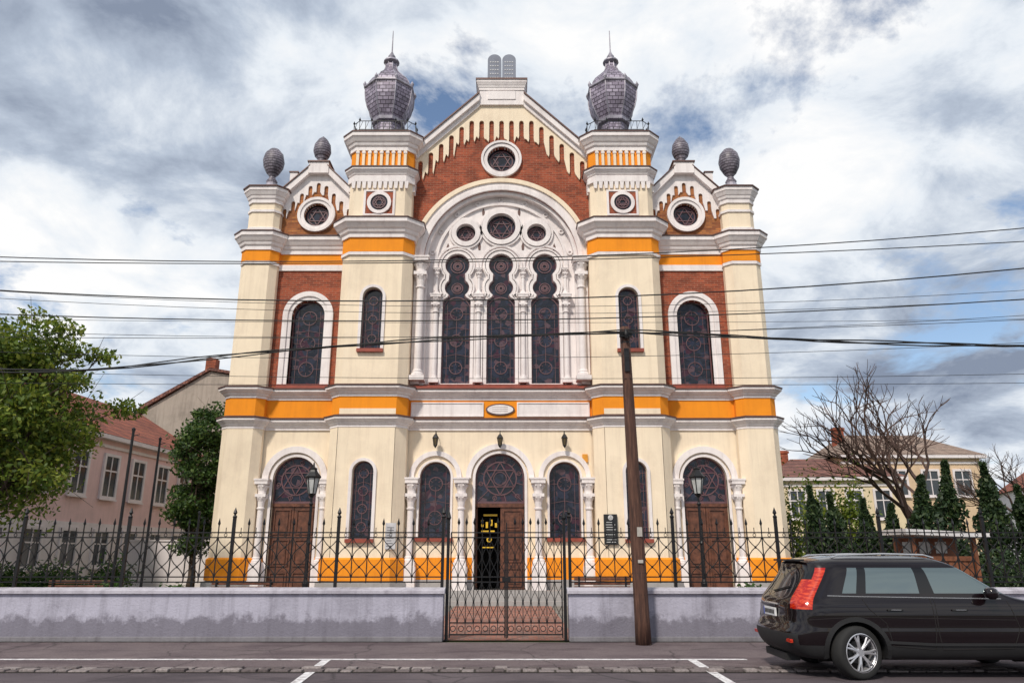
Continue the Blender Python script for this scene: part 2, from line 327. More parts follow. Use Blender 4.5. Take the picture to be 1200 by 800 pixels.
# --- side bays + towers (mirrored)
def sq(cx,cy,h,c): return [(cx-h,cy+h-c),(cx-h,cy-h+c),(cx-h+c,cy-h),(cx+h-c,cy-h),(cx+h,cy-h+c),(cx+h,cy+h-c),(cx+h-c,cy+h),(cx-h+c,cy+h)]
for sx in (-1,1):
    def R(a,b): return (min(sx*a,sx*b),max(sx*a,sx*b))
    c0=7.66*sx
    a,b=R(6.30,9.03)
    r=.83; zs=5.2-r
    C.plate([(a,0),(c0-r,0)]+[(c0-r*math.cos(i*pi/20),zs+r*math.sin(i*pi/20)) for i in range(21)]+[(c0+r,0),(b,0),(b,7.75),(a,7.75)],[],0,.35)
    tympanum(c0,1.66,3.50,5.2,.2); P['wood'].box(c0-.83,c0+.83,.15,.3,3.38,3.5)
    doorpanels(c0-.82,c0-.01,.3,3.38,.2); doorpanels(c0+.01,c0+.82,.3,3.38,.2)
    P['stone'].box(c0-1.3,c0+1.3,-.7,.3,0,.3); P['stone'].box(c0-1.3,c0+1.3,-1.0,-.7,0,.15)
    for q in (-1,1):
        a2,b2=sorted((c0+q*.93,c0+q*1.33)); P['orange'].box(a2,b2,-.07,-.001,.8,1.56)
    P['white'].plate(archband(c0,zs,.83,.93,.3),[],-.05,.1); P['white'].plate(archband(c0,zs,.99,1.22,4.36),[],-.12,-.001)
    for q in (-1,1):
        column(c0+q*1.14,-.17,1.25,4.36,.115,1.1); P['white'].box(c0+q*1.14-.22,c0+q*1.14+.22,-.4,0,.3,1.25)
    P['brick'].plate([(a,7.75),(b,7.75),(b,12.7),(a,12.7)],[arch(c0,1.3,7.98,11.45)],.02,.35)
    P['glass'].plate(arch(c0,1.3,7.98,11.45),[],.26,.28); rings(c0,1.3,7.98,11.45,.26)
    P['white'].plate(archband(c0,10.8,.65,.80,7.86),[],-.03,.2); P['white'].plate(archband(c0,10.8,.80,1.0,7.86),[],-.09,.015)
    P['sill'].box(c0-1.0,c0+1.0,-.14,.2,7.76,7.98)
    P['white'].box(a,b,-.04,.3,12.7,12.95); P['orange'].box(a,b,-.02,.3,12.95,13.42)
    pier=[(-sx*p[0],p[1]) for p in half[1:6]]; bay=[(-sx*p[0],p[1]) for p in half[0:7]]
    if sx>0: pier.reverse(); bay.reverse()
    P['white'].sweep(pier,[(0,12.8),(.05,12.8),(.05,12.92),(0,12.92)]); P['orange'].sweep(pier,[(0,12.95),(.03,12.95),(.03,13.42),(0,13.42)])
    P['white'].sweep(bay,cornice(13.4,14.1,.34)); P['cap'].sweep(bay,capping(14.1,.34))
    # pier upper stage
    pc=9.72*sx; py=.2
    P['zinc'].cap([(pc-.8,-.55),(pc+.8,-.55),(pc+.8,1),(pc-.8,1)],14.11)
    q=sq(pc,py,.64,.2)
    C.sweep(q,[(0,13.9),(0,15.7)],True)
    P['white'].sweep(q,[(0,14.22),(.07,14.22),(.07,14.4),(0,14.44)],True)
    P['white'].sweep(q,[(0,15.1),(.05,15.1),(.05,15.2),(0,15.22)],True)
    P['white'].sweep(q,cornice(15.5,16.15,.26),True); P['cap'].sweep(q,capping(16.15,.28),True); P['cap'].cap(sq(pc,py,.66,.2),16.24)
    P['zinc'].lathe(pc,py,[(.62,16.2),(.5,16.38),(.3,16.5),(.2,16.75)],12)
    o=Part('urn_ball',M['urn'],B,(pc,py,0),True)
    o.lathe(0,0,[(.10,16.6),(.24,16.8),(.15,16.95),(.12,17.05),(.26,17.2),(.41,17.5),(.45,17.78),(.38,18.1),(.2,18.32),(0,18.42)],14); o.done()
    # side attic gable
    g=[(c0-1.5,13.9),(c0+1.5,13.9),(c0+1.5,15.85),(c0+.35,17.1),(c0-.35,17.1),(c0-1.5,15.85)]
    P['brick2'].plate(g,[circ(c0,15.2,.52)],.05,.4)
    P['glass'].plate(circ(c0,15.2,.53),[],.22,.24); star(c0,15.2,.4,.22)
    P['white'].plate(circ(c0,15.2,.66,32),[circ(c0,15.2,.52,32)],-.03,.2); P['white'].plate(circ(c0,15.2,.78,32),[circ(c0,15.2,.66,32)],-.08,.045)
    lo=[]; n=9
    for k in range(n):
        xa=-1.5+3.0*k/n; w=3.0/n; xm=xa+w/2
        zz=16.85-max(0,abs(xm)-.2)*1.06
        z0=zz-.62; z1=zz-.28
        lo+=[(c0+xa,z0),(c0+xa+w*.25,z0),(c0+xa+w*.25,z1)]+[(c0+xm-w*.25*math.cos(j*pi/6),z1+w*.25*math.sin(j*pi/6)) for j in range(1,6)]+[(c0+xa+w*.75,z1),(c0+xa+w*.75,z0)]
    lo.append((c0+1.5,lo[-1][1]))
    P['white'].plate(lo+[(c0+1.5,15.95),(c0+.34,17.15),(c0-.34,17.15),(c0-1.5,15.95)],[],-.02,.045)
    for q2 in (-1,1):
        P['white'].plate([(c0+q2*1.62,15.72),(c0+q2*.36,17.02),(c0+q2*.36,17.34),(c0+q2*1.62,16.06)],[],-.22,.45)
        P['cap'].plate([(c0+q2*1.64,16.065),(c0+q2*.36,17.345),(c0+q2*.36,17.40),(c0+q2*1.64,16.12)],[],-.27,.47)
    P['white'].box(c0-.42,c0+.42,-.26,.5,17.0,17.5); P['cap'].box(c0-.47,c0+.47,-.31,.55,17.5,17.56)
    P['white'].box(sx*8.75-.16,sx*8.75+.16,.0,.4,16.2,17.15); P['cap'].box(sx*8.75-.2,sx*8.75+.2,-.04,.44,17.15,17.2)
    o=Part('pinnacle_egg',M['urn'],B,(c0,.12,0),True)
    o.lathe(0,0,[(.2,17.56),(.22,17.68),(.12,17.76),(.3,17.95),(.38,18.2),(.34,18.5),(.2,18.75),(0,18.95)],14); o.done()
    # ---- tower
    tc=4.93*sx; ty=.6
    fa,fb=tc-1.05,tc+1.05
    C.plate([(fa,0),(fb,0),(fb,6.9),(fa,6.9)],[arch(sx*4.97,.76,2.2,4.95)],-.84,-.5)
    C.plate([(fa,6.9),(fb,6.9),(fb,13.9),(fa,13.9)],[arch(sx*4.97,.78,9.2,11.7)],-.8,-.5)
    for (z0,z1,yy) in ((2.2,4.95,-.64),(9.2,11.7,-.6)):
        P['glass'].plate(arch(sx*4.97,.78,z0,z1),[],yy,yy+.02); rings(sx*4.97,.78,z0,z1,yy)
        P['white'].plate(archband(sx*4.97,z1-.39,.39,.5,z0),[],yy-.27,yy-.1)
        P['sill'].box(sx*4.97-.5,sx*4.97+.5,yy-.34,yy+.0,z0-.13,z0)
    tp=[(-sx*p[0],p[1]) for p in half[6:12]]
    if sx>0: tp.reverse()
    P['orange'].sweep(tp,[(0,13.22),(.03,13.22),(.03,13.80),(0,13.80)])
    P['white'].sweep(tp,[(0,13.06),(.07,13.06),(.07,13.18),(0,13.2)])
    lo8=sq(tc,ty,1.4,.35)
    C.sweep(lo8,[(-.01,13.9),(-.01,14.6)],True)
    P['white'].sweep(lo8,cornice(13.8,14.52,.42),True); P['cap'].sweep(lo8,capping(14.52,.42),True); P['cap'].cap(lo8,14.6)
    t8=sq(tc,ty-.08,1.28,.25); yf=ty-.08-1.28
    C.sweep(t8,[(0,14.5),(0,17.9)],True)
    P['white'].sweep(t8,[(0,14.58),(.08,14.58),(.08,14.72),(0,14.76)],True)
    P['brick'].plate([(tc-.55,14.85),(tc+.55,14.85),(tc+.55,15.85),(tc-.55,15.85)],[circ(tc,15.35,.35)],yf-.02,yf)
    P['glass'].plate(circ(tc,15.35,.37),[],yf-.03,yf-.015); star(tc,15.35,.24,yf-.03)
    P['white'].plate(circ(tc,15.35,.49,26),[circ(tc,15.35,.35,26)],yf-.09,yf-.02)
    P['white'].plate([(tc-.64,14.8),(tc+.64,14.8),(tc+.64,15.92),(tc-.64,15.92)],[[(tc-.55,14.86),(tc+.55,14.86),(tc+.55,15.85),(tc-.55,15.85)]],yf-.05,yf-.005)
    P['white'].sweep(t8,[(0,16.28),(.09,16.28),(.09,16.52),(0,16.52)],True)
    for k in range(11):
        xx=tc-1.08+k*.216; P['white'].plate([(xx-.055,15.98),(xx+.055,15.98),(xx+.085,16.28),(xx-.085,16.28)],[],yf-.085,yf)
    for s2 in (-1,1):
        for k in range(5):
            yy=yf+.3+k*.25; xx=tc+s2*1.28; a2,b2=sorted((xx,xx+s2*.085)); P['white'].box(a2,b2,yy,yy+.13,16.0,16.28)
    P['white'].sweep(t8,cornice(16.5,16.88,.22),True); P['cap'].sweep(t8,capping(16.88,.22),True)
    P['orange'].sweep(t8,[(0,16.98),(.015,16.98),(.015,17.72),(0,17.72)],True)
    for k in range(9):
        xx=tc-.98+k*.245; P['cream'].box(xx-.055,xx+.055,yf-.09,yf-.016,17.0,17.7); P['white'].box(xx-.075,xx+.075,yf-.11,yf-.017,17.56,17.64)
    P['white'].sweep(t8,cornice(17.7,18.42,.36),True); P['cap'].sweep(t8,capping(18.42,.36),True)
    P['zinc'].sweep(t8,[(.36,18.46),(0,18.62),(-.5,18.9)],True)
    # railing
    rl=sq(tc,ty-.08,1.30,.3); I=P['iron']
    for zz in (18.72,19.12):
        pts=[(p[0],p[1],zz) for p in rl]; I.tube(pts+[pts[0]],.018,4,False)
    for i in range(8):
        p=rl[i];q3=rl[(i+1)%8]; L_=math.hypot(q3[0]-p[0],q3[1]-p[1]); m=max(1,int(L_/.24))
        for j in range(m):
            t=j/m; x=p[0]+(q3[0]-p[0])*t; y=p[1]+(q3[1]-p[1])*t
            I.tube([(x,y,18.5),(x,y,19.24 if j==0 else 19.12)],.014,4)
            if j%2==0: I.lathe(x,y,[(0,19.1),(.05,19.17),(0,19.3)],4)
            t2=(j+.5)/m; x2=p[0]+(q3[0]-p[0])*t2; y2=p[1]+(q3[1]-p[1])*t2
            I.tube([(x,y,18.74),(x2,y2,19.1)],.010,4)
    # onion dome
    dx=tc-.06 if sx<0 else tc-.02
    P['zinc'].lathe(dx,ty,[(.95,18.7),(.92,18.95),(.68,19.05),(.66,19.25)],8,pi/8)
    zz0=Part('onion_dome',M['dome'],B,(dx,ty,0))
    zz0.lathe(0,0,[(.62,19.2),(.60,19.75)],8,pi/8)
    low=[(.66,19.86),(.82,20.15),(.98,20.5),(1.07,20.85),(1.10,21.15),(1.10,21.36)]
    upp=[(1.00,21.50),(.95,21.72),(.80,21.98),(.56,22.22),(.36,22.44),(.26,22.68),(.24,22.95)]
    zz0.lathe(0,0,low,8,pi/8); zz0.lathe(0,0,upp,8,pi/8)
    zz0.done()
    P['zinc'].lathe(dx,ty,[(.74,19.72),(.76,19.86),(.66,19.88)],8,pi/8)
    P['zinc'].lathe(dx,ty,[(1.10,21.34),(1.17,21.40),(1.15,21.50),(1.00,21.54)],8,pi/8)
    for k in range(8):
        a=k*pi/4+pi/8; ca,sa=math.cos(a),math.sin(a)
        I2=P['zinc']; I2.tube([(dx+ca*r_,ty+sa*r_,z_) for r_,z_ in low],.03,5)
        I2.tube([(dx+ca*r_,ty+sa*r_,z_) for r_,z_ in upp],.026,5)
        I2.lathe(dx+ca*1.13,ty+sa*1.13,[(.05,21.45),(.085,21.56),(0,21.74)],5)
    P['zinc'].lathe(dx,ty,[(.24,22.9),(.36,22.98),(.34,23.06),(.14,23.14),(.17,23.3),(.10,23.42),(.06,23.5),(.03,23.6),(.018,24.7)],12)
# --- central upper bay
rc=3.15; zc=13.15; n=40
arc=[(-rc*math.cos(i*pi/n),zc+rc*math.sin(i*pi/n)) for i in range(n+1)]
P['brick'].plate([(-3.7,7.75),(-rc,7.75)]+arc+[(rc,7.75),(3.7,7.75),(3.7,17.95),(.95,20.6),(-.95,20.6),(-3.7,17.95)],[circ(0,17.75,.6)],0,.4)
W=P['white']
W.plate(archband(0,zc,3.15,3.34,8.0,40),[],-.10,.0-.002); W.plate(archband(0,zc,3.34,3.5,8.0,40),[],-.05,-.003)
C.plate(archband(0,zc,3.5,3.68,12.9,40),[],-.12,-.004)
W.plate(archband(0,zc,3.0,3.15,8.0,40),[],.06,.36)
def keyhole(cx):
    hlf=[(.57,8.1),(.57,11.5),(.53,11.6),(.40,11.68),(.34,11.76)]
    hlf+=[(.13+.37*math.cos(t),12.1+.37*math.sin(t)) for t in np.linspace(-.95,.95,8)]
    hlf+=[(.50*math.cos(t),13.08+.50*math.sin(t)) for t in np.linspace(-.87,pi/2,12)]
    return [(cx+x,z) for x,z in hlf]+[(cx-x,z) for x,z in reversed(hlf[:-1])]
def offs(poly,d):
    n=len(poly);o=[]
    for i in range(n):
        p0=Vector(poly[i-1]);p1=Vector(poly[i]);p2=Vector(poly[(i+1)%n]); t=(p2-p0).normalized(); o.append((p1.x+t.y*d,p1.y-t.x*d))
    return o
keys=[keyhole(x) for x in (-1.79,0,1.79)]
rnd=[(0,14.78,.60),(-1.47,14.5,.40),(1.47,14.5,.40)]
rt=3.2
W.plate([(-rt,7.75),(rt,7.75)]+[(rt*math.cos(i*pi/n),zc+rt*math.sin(i*pi/n)) for i in range(n+1)],keys+[circ(a,b,c) for a,b,c in rnd],.36,.6)
for k,cx in zip(keys,(-1.79,0,1.79)):
    P['glass'].plate(k,[],.50,.52); W.plate(offs(k,.13),[k],.28,.365); W.plate(offs(k,.22),[offs(k,.16)],.24,.359)
    rings(cx,1.14,8.1,11.75,.50)
    for zz,rr in ((12.12,.24),(13.08,.3)):
        P['lead'].plate(circ(cx,zz,rr,20),[circ(cx,zz,rr-.035,20)],.465,.498); star(cx,zz,rr*.55,.5)
    P['lead'].plate(k,[offs(k,-.05)],.46,.499)
for a,b,c in rnd:
    P['glass'].plate(circ(a,b,c+.01),[],.5,.52); W.plate(circ(a,b,c+.2,32),[circ(a,b,c,32)],.22,.362); W.plate(circ(a,b,c+.3,32),[circ(a,b,c+.22,32)],.27,.361); star(a,b,c*.72,.5)
    for k in range(6):
        t=k*pi/3+pi/6; P['lead'].plate(circ(a+math.cos(t)*c*.78,b+math.sin(t)*c*.78,c*.13,10),[circ(a+math.cos(t)*c*.78,b+math.sin(t)*c*.78,c*.08,10)],.46,.498)
W.plate(archband(0,zc,2.62,2.74,11.8,40),[],.26,.358)
for x in (-1.79,0,1.79): W.plate(archband(x,13.08,.80,.88,12.0,20),[],.28,.357)
for x in (-2.62,-.9,.9,2.62):
    column(x,.22,8.1,11.75,.10,.75); column(x,.26,11.75,12.9,.07,.4)
for x in (-3.22,3.22): column(x,-.14,8.1,13.2,.15,1.3)
for k in range(9):
    t=pi*(k+.5)/9; z=zc+2.86*math.sin(t)
    W.plate(circ(2.88*math.cos(t),z,.11,12),[circ(2.88*math.cos(t),z,.06,12)],.30,.358)
for x,z in ((-.9,13.95),(.9,13.95),(-2.2,13.9),(2.2,13.9),(-.75,15.5),(.75,15.5)):
    P['cap'].plate([(x-.04,z-.18),(x+.04,z-.18),(x+.06,z),(x,z+.18),(x-.06,z)],[],.345,.362)
# gable frieze with slots
rake=lambda x: 18.05+(3.63-abs(x))*.965
lo=[];N=17;w=7.26/N
for k in range(N):
    xa=-3.63+w*k; xm=xa+w/2; rz=min(rake(xm),20.2); z1=rz-.72; z0=rz-1.42-(0.1 if k%2 else -.05)
    lo+=[(xa,z0),(xa+w*.2,z0-.12),(xa+w*.27,z0),(xa+w*.27,z1)]+[(xm-w*.23*math.cos(j*pi/6),z1+w*.23*math.sin(j*pi/6)) for j in range(1,6)]+[(xa+w*.73,z1),(xa+w*.73,z0),(xa+w*.8,z0-.12)]
lo.append((3.63,lo[-8][1]))
C.plate(lo+[(3.63,18.0),(.95,20.58),(-.95,20.58),(-3.63,18.0)],[],-.09,-.002)
W.plate(circ(0,17.75,.74,32),[circ(0,17.75,.6,32)],-.08,.2); W.plate(circ(0,17.75,.86,32),[circ(0,17.75,.76,32)],-.13,-.0015)
P['glass'].plate(circ(0,17.75,.61),[],.2,.22); star(0,17.75,.46,.2)
for q in (-1,1):
    W.plate([(q*3.66,17.62),(q*.95,20.25),(q*.95,20.72),(q*3.66,18.1)],[],-.18,.5)
    W.plate([(q*3.66,17.86),(q*.95,20.48),(q*.95,20.78),(q*3.66,18.16)],[],-.32,-.181)
    P['cap'].plate([(q*3.66,18.165),(q*.95,20.785),(q*.95,20.86),(q*3.66,18.24)],[],-.38,.55)
W.box(-.95,.95,-.2,.6,20.3,21.2); W.sweep([(-.95,.6),(-.95,-.2),(.95,-.2),(.95,.6)],cornice(21.0,21.45,.14)); W.box(-.94,.94,-.19,.58,21.2,21.44)
W.box(-.6,.6,-.235,-.2,20.55,20.95)
P['cap'].box(-1.12,1.12,-.37,.62,21.452,21.53)
tab=Part('stone_tablets',plaster('tablet_stone',(.26,.28,.34),(.12,.12,.15),.5),B)
tl=Part('tablet_lettering',plain('tablet_letters',(.50,.50,.52),.6),B)
for q in (-1,1):
    tab.plate(arch(q*.32,.60,21.55,22.95),[],-.05,.2)
    for k in range(5): 
        for j in range(4): tl.box(q*.32-.2+j*.105,q*.32-.14+j*.105,-.062,-.051,21.72+k*.2,21.78+k*.2)
tab.done(); tl.done()
# body behind: nave, aisles, roof
C.box(-6.2,6.2,.65,30,13,17.2)
P['zinc'].add([(-6.5,.6,17.1),(-3.6,.6,17.9),(0,.55,20.4),(3.6,.6,17.9),(6.5,.6,17.1),(-6.5,30.3,17.1),(-3.6,30.3,17.9),(0,30.3,20.4),(3.6,30.3,17.9),(6.5,30.3,17.1)],[(0,1,6,5),(1,2,7,6),(2,3,8,7),(3,4,9,8),(0,4,3,2,1),(5,6,7,8,9)])
P['zinc'].add([(-10.6,.5,13.9),(-6.1,.5,15.6),(-6.1,30.2,15.6),(-10.6,30.2,13.9)],[(0,1,2,3)]); P['zinc'].add([(10.6,.5,13.9),(6.1,.5,15.6),(6.1,30.2,15.6),(10.6,30.2,13.9)],[(0,1,2,3)])
C.box(-10.4,10.4,29.9,30.05,0,13.9)
for sx in (-1,1):
    for k in range(6):
        y=3.5+k*4.6
        for z0,h in ((2.2,2.8),(8.2,3.3)):
            for pp,dd,ww in ((P['white'],.05,1.6),(P['glass'],.07,1.2)):
                a,b=sorted((sx*10.3,sx*(10.45+dd))); pp.box(a,b,y-ww/2,y+ww/2,z0-(ww-1.2)/2,z0+h+(ww-1.2)/2)
# facade lanterns, plaques
def lantern(part,gp,x,y,z):
    part.tube([(x,y+.35,z+.35),(x,y+.1,z+.42),(x,y,z+.34)],.014,5)
    gp.lathe(x,y,[(.06,z-.14),(.10,z+.14)],6); part.lathe(x,y,[(.13,z+.14),(.06,z+.26),(.02,z+.3),(0,z+.36)],6); part.lathe(x,y,[(0,z-.24),(.07,z-.14),(.065,z-.12)],6)
    for k in range(6):
        a=k*pi/3; part.tube([(x+.062*math.cos(a),y+.062*math.sin(a),z-.14),(x+.102*math.cos(a),y+.102*math.sin(a),z+.14)],.013,4)
LG=Part('lantern_glass',plain('lantern_amber',(.12,.09,.05),.15),B)
for x in (-2.42,0,2.42): lantern(P['iron'],LG,x,-.35,5.72)
LG.done()
pl=Part('wall_plaque',plain('plaque_black',(.02,.02,.02),.3),B); pl.box(3.72,4.2,-.95,-.86,2.0,3.05); pl.done(bevel=.01)
pt=Part('plaque_text',plain('plaque_text',(.6,.6,.6),.6),B)
for k in range(9): pt.box(3.78+random.random()*.04,4.14-random.random()*.08,-.962,-.951,2.08+k*.085,2.10+k*.085)
star(3.96,2.93,.06,-.951,pt); pt.done()
wp=Part('info_board',plain('info_white',(.55,.54,.56),.5),B); wp.box(-4.05,-3.68,-.91,-.86,1.85,2.75); wp.done()
wp=Part('info_text',plain('info_ink',(.12,.12,.14),.6),B)
for k in range(8): wp.box(-4.0,-3.74-random.random()*.08,-.918,-.911,1.95+k*.09,1.97+k*.09)
wp.done()
al=Part('alarm_box',plain('alarm_yellow',(.7,.3,.03),.5),B); al.box(3.1,3.3,-.08,-.001,5.0,5.3); al.done()
for k,p in P.items(): p.done()
# ------------------------------------------------------------------ GROUND
def sheet(name,mat,x0,x1,y0,y1,z):
    p=Part(name,mat); p.add([(x0,y0,z),(x1,y0,z),(x1,y1,z),(x0,y1,z)],[(0,1,2,3)]); return p.done(False)
def groundmat(name,c1,c2,scale=.6,speck=.5,rough=.9,patch=None,cracks=False):
    m,nt,b=newmat(name); co=coords(nt)
    base=mix(nt,ramp(nt,noise(nt,co,scale,6,.65),[(.35,0),(.68,1)]),c1,c2)
    if patch: base=mix(nt,ramp(nt,noise(nt,co,.35,5,.7,(1,2.5,1)),[(.52,0),(.60,.8)]),base,patch)
    if cracks:
        v=nt.nodes.new('ShaderNodeTexVoronoi'); v.feature='DISTANCE_TO_EDGE'; v.inputs['Scale'].default_value=.55
        mp=nt.nodes.new('ShaderNodeMix'); mp.data_type='VECTOR'; mp.inputs[0].default_value=.25
        nn=nt.nodes.new('ShaderNodeTexNoise'); nn.inputs['Scale'].default_value=1.5; nn.inputs['Detail'].default_value=4; nt.links.new(co,nn.inputs['Vector'])
        nt.links.new(co,mp.inputs[4]); nt.links.new(nn.outputs['Color'],mp.inputs[5]); nt.links.new(mp.outputs[1],v.inputs['Vector'])
        base=mix(nt,ramp(nt,v.outputs['Distance'],[(.0,.75),(.012,0)]),base,[c*.35 for c in c1])
    sp=ramp(nt,noise(nt,co,90,2,.7),[(.35,1-speck),(.65,1+speck*.6)])
    nt.links.new(mix(nt,1.0,base,sp,'MULTIPLY'),b.inputs['Base Color']); b.inputs['Roughness'].default_value=rough
    bump(nt,b,noise(nt,co,120,2),.4,.01); return m
asph=groundmat('asphalt',(.075,.058,.068),(.125,.10,.11),patch=(.055,.042,.050),cracks=True); pave=groundmat('pavement_asphalt',(.115,.085,.092),(.18,.14,.142),.8,patch=(.09,.062,.070),cracks=True)
grass=groundmat('grass',(.05,.075,.02),(.09,.11,.035),1.2,.6)
sheet('ground',grass,-400,400,-200,700,-.02)
sheet('road',asph,-200,200,-12,15.6,0)
sheet('pavement',pave,-200,200,12.25,15.6,.004)
sheet('yard_gravel',groundmat('gravel',(.20,.18,.16),(.27,.25,.22),1,.5),-30,30,15.9,27.9,.004)
def paintmat():
    m,nt,b=newmat('road_paint'); co=coords(nt)
    nt.links.new(mix(nt,ramp(nt,noise(nt,co,9,6,.75),[(.46,0),(.66,1)]),(.74,.73,.74),(.25,.22,.23)),b.inputs['Base Color']); b.inputs['Roughness'].default_value=.8; return m
paint=paintmat()
sheet('road_marking',paint,-60,3.85,13.03,13.17,.008)
for xn,xf_ in ((-2.86,-3.03),(2.92,2.94)):
    p=Part('road_marking',paint); p.add([(xn-.07,10.2,.0085),(xn+.07,10.2,.0085),(xf_+.07,13.025,.0085),(xf_-.07,13.025,.0085)],[(0,1,2,3)]); p.done(False)
sm,nt,b=newmat('sett_stone'); g_=nt.nodes.new('ShaderNodeNewGeometry')
nt.links.new(mix(nt,1.0,ramp(nt,g_.outputs['Random Per Island'],[(0,(.09,.07,.07)),(.5,(.17,.14,.14)),(1,(.30,.26,.25))]),ramp(nt,noise(nt,coords(nt),30,3),[(.3,.6),(.7,1.2)]),'MULTIPLY'),b.inputs['Base Color']); b.inputs['Roughness'].default_value=.8
st=Part('kerb_setts',sm)
for r_ in range(2):
    x=-18+r_*.1
    while x<18:
        w=random.uniform(.16,.34); y=11.72+r_*.21+random.uniform(-.015,.015); h=.022+random.random()*.025
        st.box(x,x+w-.03,y,y+.17,-.01,h); x+=w
st.done(bevel=.014)
sheet('gutter_joint',groundmat('joint_dirt',(.03,.025,.02),(.05,.04,.03)),-60,60,11.68,12.16,.0082)
sheet('brick_path',brickmat('path_brick',(.46,.15,.09),(.30,.17,.14),(.20,.16,.14),.22,.11,.012,'flat'),-1.9,1.3,15.9,26.2,.012)
# weeds along the foot of the wall
# ------------------------------------------------------------------ LOW WALL + FENCE
lw=plaster('lilac_render',(.45,.44,.53),(.13,.12,.15),.95,.8,foot=.34)
lwf=plaster('wall_foot',(.22,.21,.23),(.07,.06,.07),.9,.6); lwc=plaster('wall_coping',(.50,.48,.54),(.13,.11,.14),.9,.6)
def lowwall(x0,x1):
    e=empty('boundary_wall',(0,15.7,0)); w_=Part('wall_body',lw,e); w_.box(x0,x1,0,.32,0,.90); w_.done(bevel=.015)
    w_=Part('plinth',lwf,e); w_.box(x0,x1,-.03,0,.0,.10); w_.done(bevel=.02)
    c=Part('coping',lwc,e)
    c.plate([(-.06,0.90),(.38,.90),(.38,.97),(.16,1.02),(-.06,.97)],[],x0-.03,x1+.03)
    c.v=[(v[1],v[0],v[2]) for v in c.v]; c.done(bevel=.008)
lowwall(-40,-1.38); lowwall(1.14,40)
yf=15.88
def fence(x0,x1):
    e=empty('iron_fence',(0,yf,0)); F=Part('bars',M['iron'],e)
    n=int(round((x1-x0)/2.13)); pw=(x1-x0)/n
    for i in range(n+1):
        x=x0+pw*i; F.box(x-.03,x+.03,-.03,.03,.95,2.40); F.lathe(x,0,[(.03,2.38),(.05,2.42),(.02,2.46),(.045,2.5),(0,2.62)],6)
    for z in (1.12,1.22,2.0,2.1): F.box(x0,x1,-.012,.012,z-.012,z+.012)
    for i in range(n):
        m=7
        for j in range(m):
            xa=x0+pw*(i+j/m); sp=pw/m
            if j: F.tube([(xa,0,1.1),(xa,0,2.27)],.014,4); F.lathe(xa,0,[(.012,2.24),(.03,2.28),(0,2.4)],4)
            for s_ in (-1,1):
                pts=[]
                for q in range(13):
                    t=q/12; pts.append((xa+sp/2+s_*(sp*.46)*math.cos(t*pi*2),s_*.010,1.22+t*.78))
                F.tube(pts,.011,4,False)
            for zc_ in (1.415,1.805): F.lathe(xa+sp/2,0,[(0,zc_-.03),(.028,zc_),(0,zc_+.03)],6)
            F.tube([(xa+sp/2,0,2.1),(xa+sp/2,0,2.2)],.009,4); F.plate([(xa+sp/2+a*.9,2.05+b) for a,b in circ(0,0,.038,10)],[[(xa+sp/2+a,2.05+b) for a,b in circ(0,0,.026,10)]],-.008,.008)
    F.done()
fence(-40.75,-1.43); fence(1.19,40)
g=empty('iron_gate',(0,yf,0)); G=Part('leaves',M['iron'],g)
for x in (-1.32,1.08): G.box(x-.03,x+.03,-.03,.03,0,2.35); G.lathe(x,0,[(.03,2.35),(.05,2.4),(0,2.6)],6)
for a,b in ((-1.27,-.13),(-.10,1.03)):
    for z in (.12,.34,1.12,1.22,2.0,2.1): G.box(a,b,-.012,.012,z-.012,z+.012)
    G.box(a,a+.024,-.015,.015,.06,2.1); G.box(b-.024,b,-.015,.015,.06,2.1)
    for k in range(1,7):
        x=a+(b-a)*k/7; zt=2.27
        G.tube([(x,0,.12),(x,0,zt)],.010,4); G.lathe(x,0,[(.01,zt-.02),(.03,zt+.03),(0,zt+.14)],4)
    for k in range(7):
        x=a+(b-a)*(k+.5)/7; sp=(b-a)/7; G.plate(circ(x,.23,.06,10),[circ(x,.23,.045,10)],-.008,.008)
        for s_ in (-1,1):
            G.tube([(x+s_*(sp*.44)*math.cos(q/12*pi*2),s_*.010,1.22+q/12*.78) for q in range(13)],.009,4,False)
            G.tube([(x+s_*(sp*.44)*math.cos(q/12*pi*2),s_*.010,.35+q/12*.77) for q in range(13)],.008,4,False)
G.box(-.125,-.105,-.02,.02,.05,2.3); G.box(-.2,-.03,-.03,.03,1.13,1.21); G.done()
# ------------------------------------------------------------------ STREET LAMPS
for X in (-5.32,4.95):
    e=empty('street_lamp',(X,20,0)); L=Part('post',M['iron'],e,smooth=False); Gl=Part('lantern_glass',M['lampglass'],e)
    L.lathe(0,0,[(.16,0),(.16,.12),(.11,.2),(.13,.5),(.07,.62),(.085,.95),(.05,1.05),(.042,1.9),(.06,1.95),(.04,2.0),(.035,2.9),(.06,2.95),(.03,3.0),(.03,3.12),(.09,3.18),(.03,3.22)],12)
    Gl.lathe(0,0,[(.10,3.22),(.17,3.62)],6)
    L.lathe(0,0,[(.21,3.62),(.22,3.66),(.12,3.78),(.09,3.84),(.10,3.88),(.03,3.92),(.02,4.02),(0,4.06)],6)
    for k in range(6):
        a=k*pi/3; L.tube([(.10*math.cos(a),.10*math.sin(a),3.2),(.172*math.cos(a),.172*math.sin(a),3.63)],.016,4)
    L.done(); Gl.done()
# slim steel posts in the yard
for X,Y,H in ((-10.3,20,4.9),(-11.45,24,5.25),(-9.9,24,2.9)):
    e=empty('steel_post',(X,Y,0)); L=Part('shaft',M['iron'],e); L.lathe(0,0,[(.08,0),(.08,.1),(.045,.14),(.035,H),(.05,H),(.05,H+.05),(0,H+.1)],10)
    L.tube([(0,0,H-.15),(.18,0,H-.1)],.012,5); L.done()
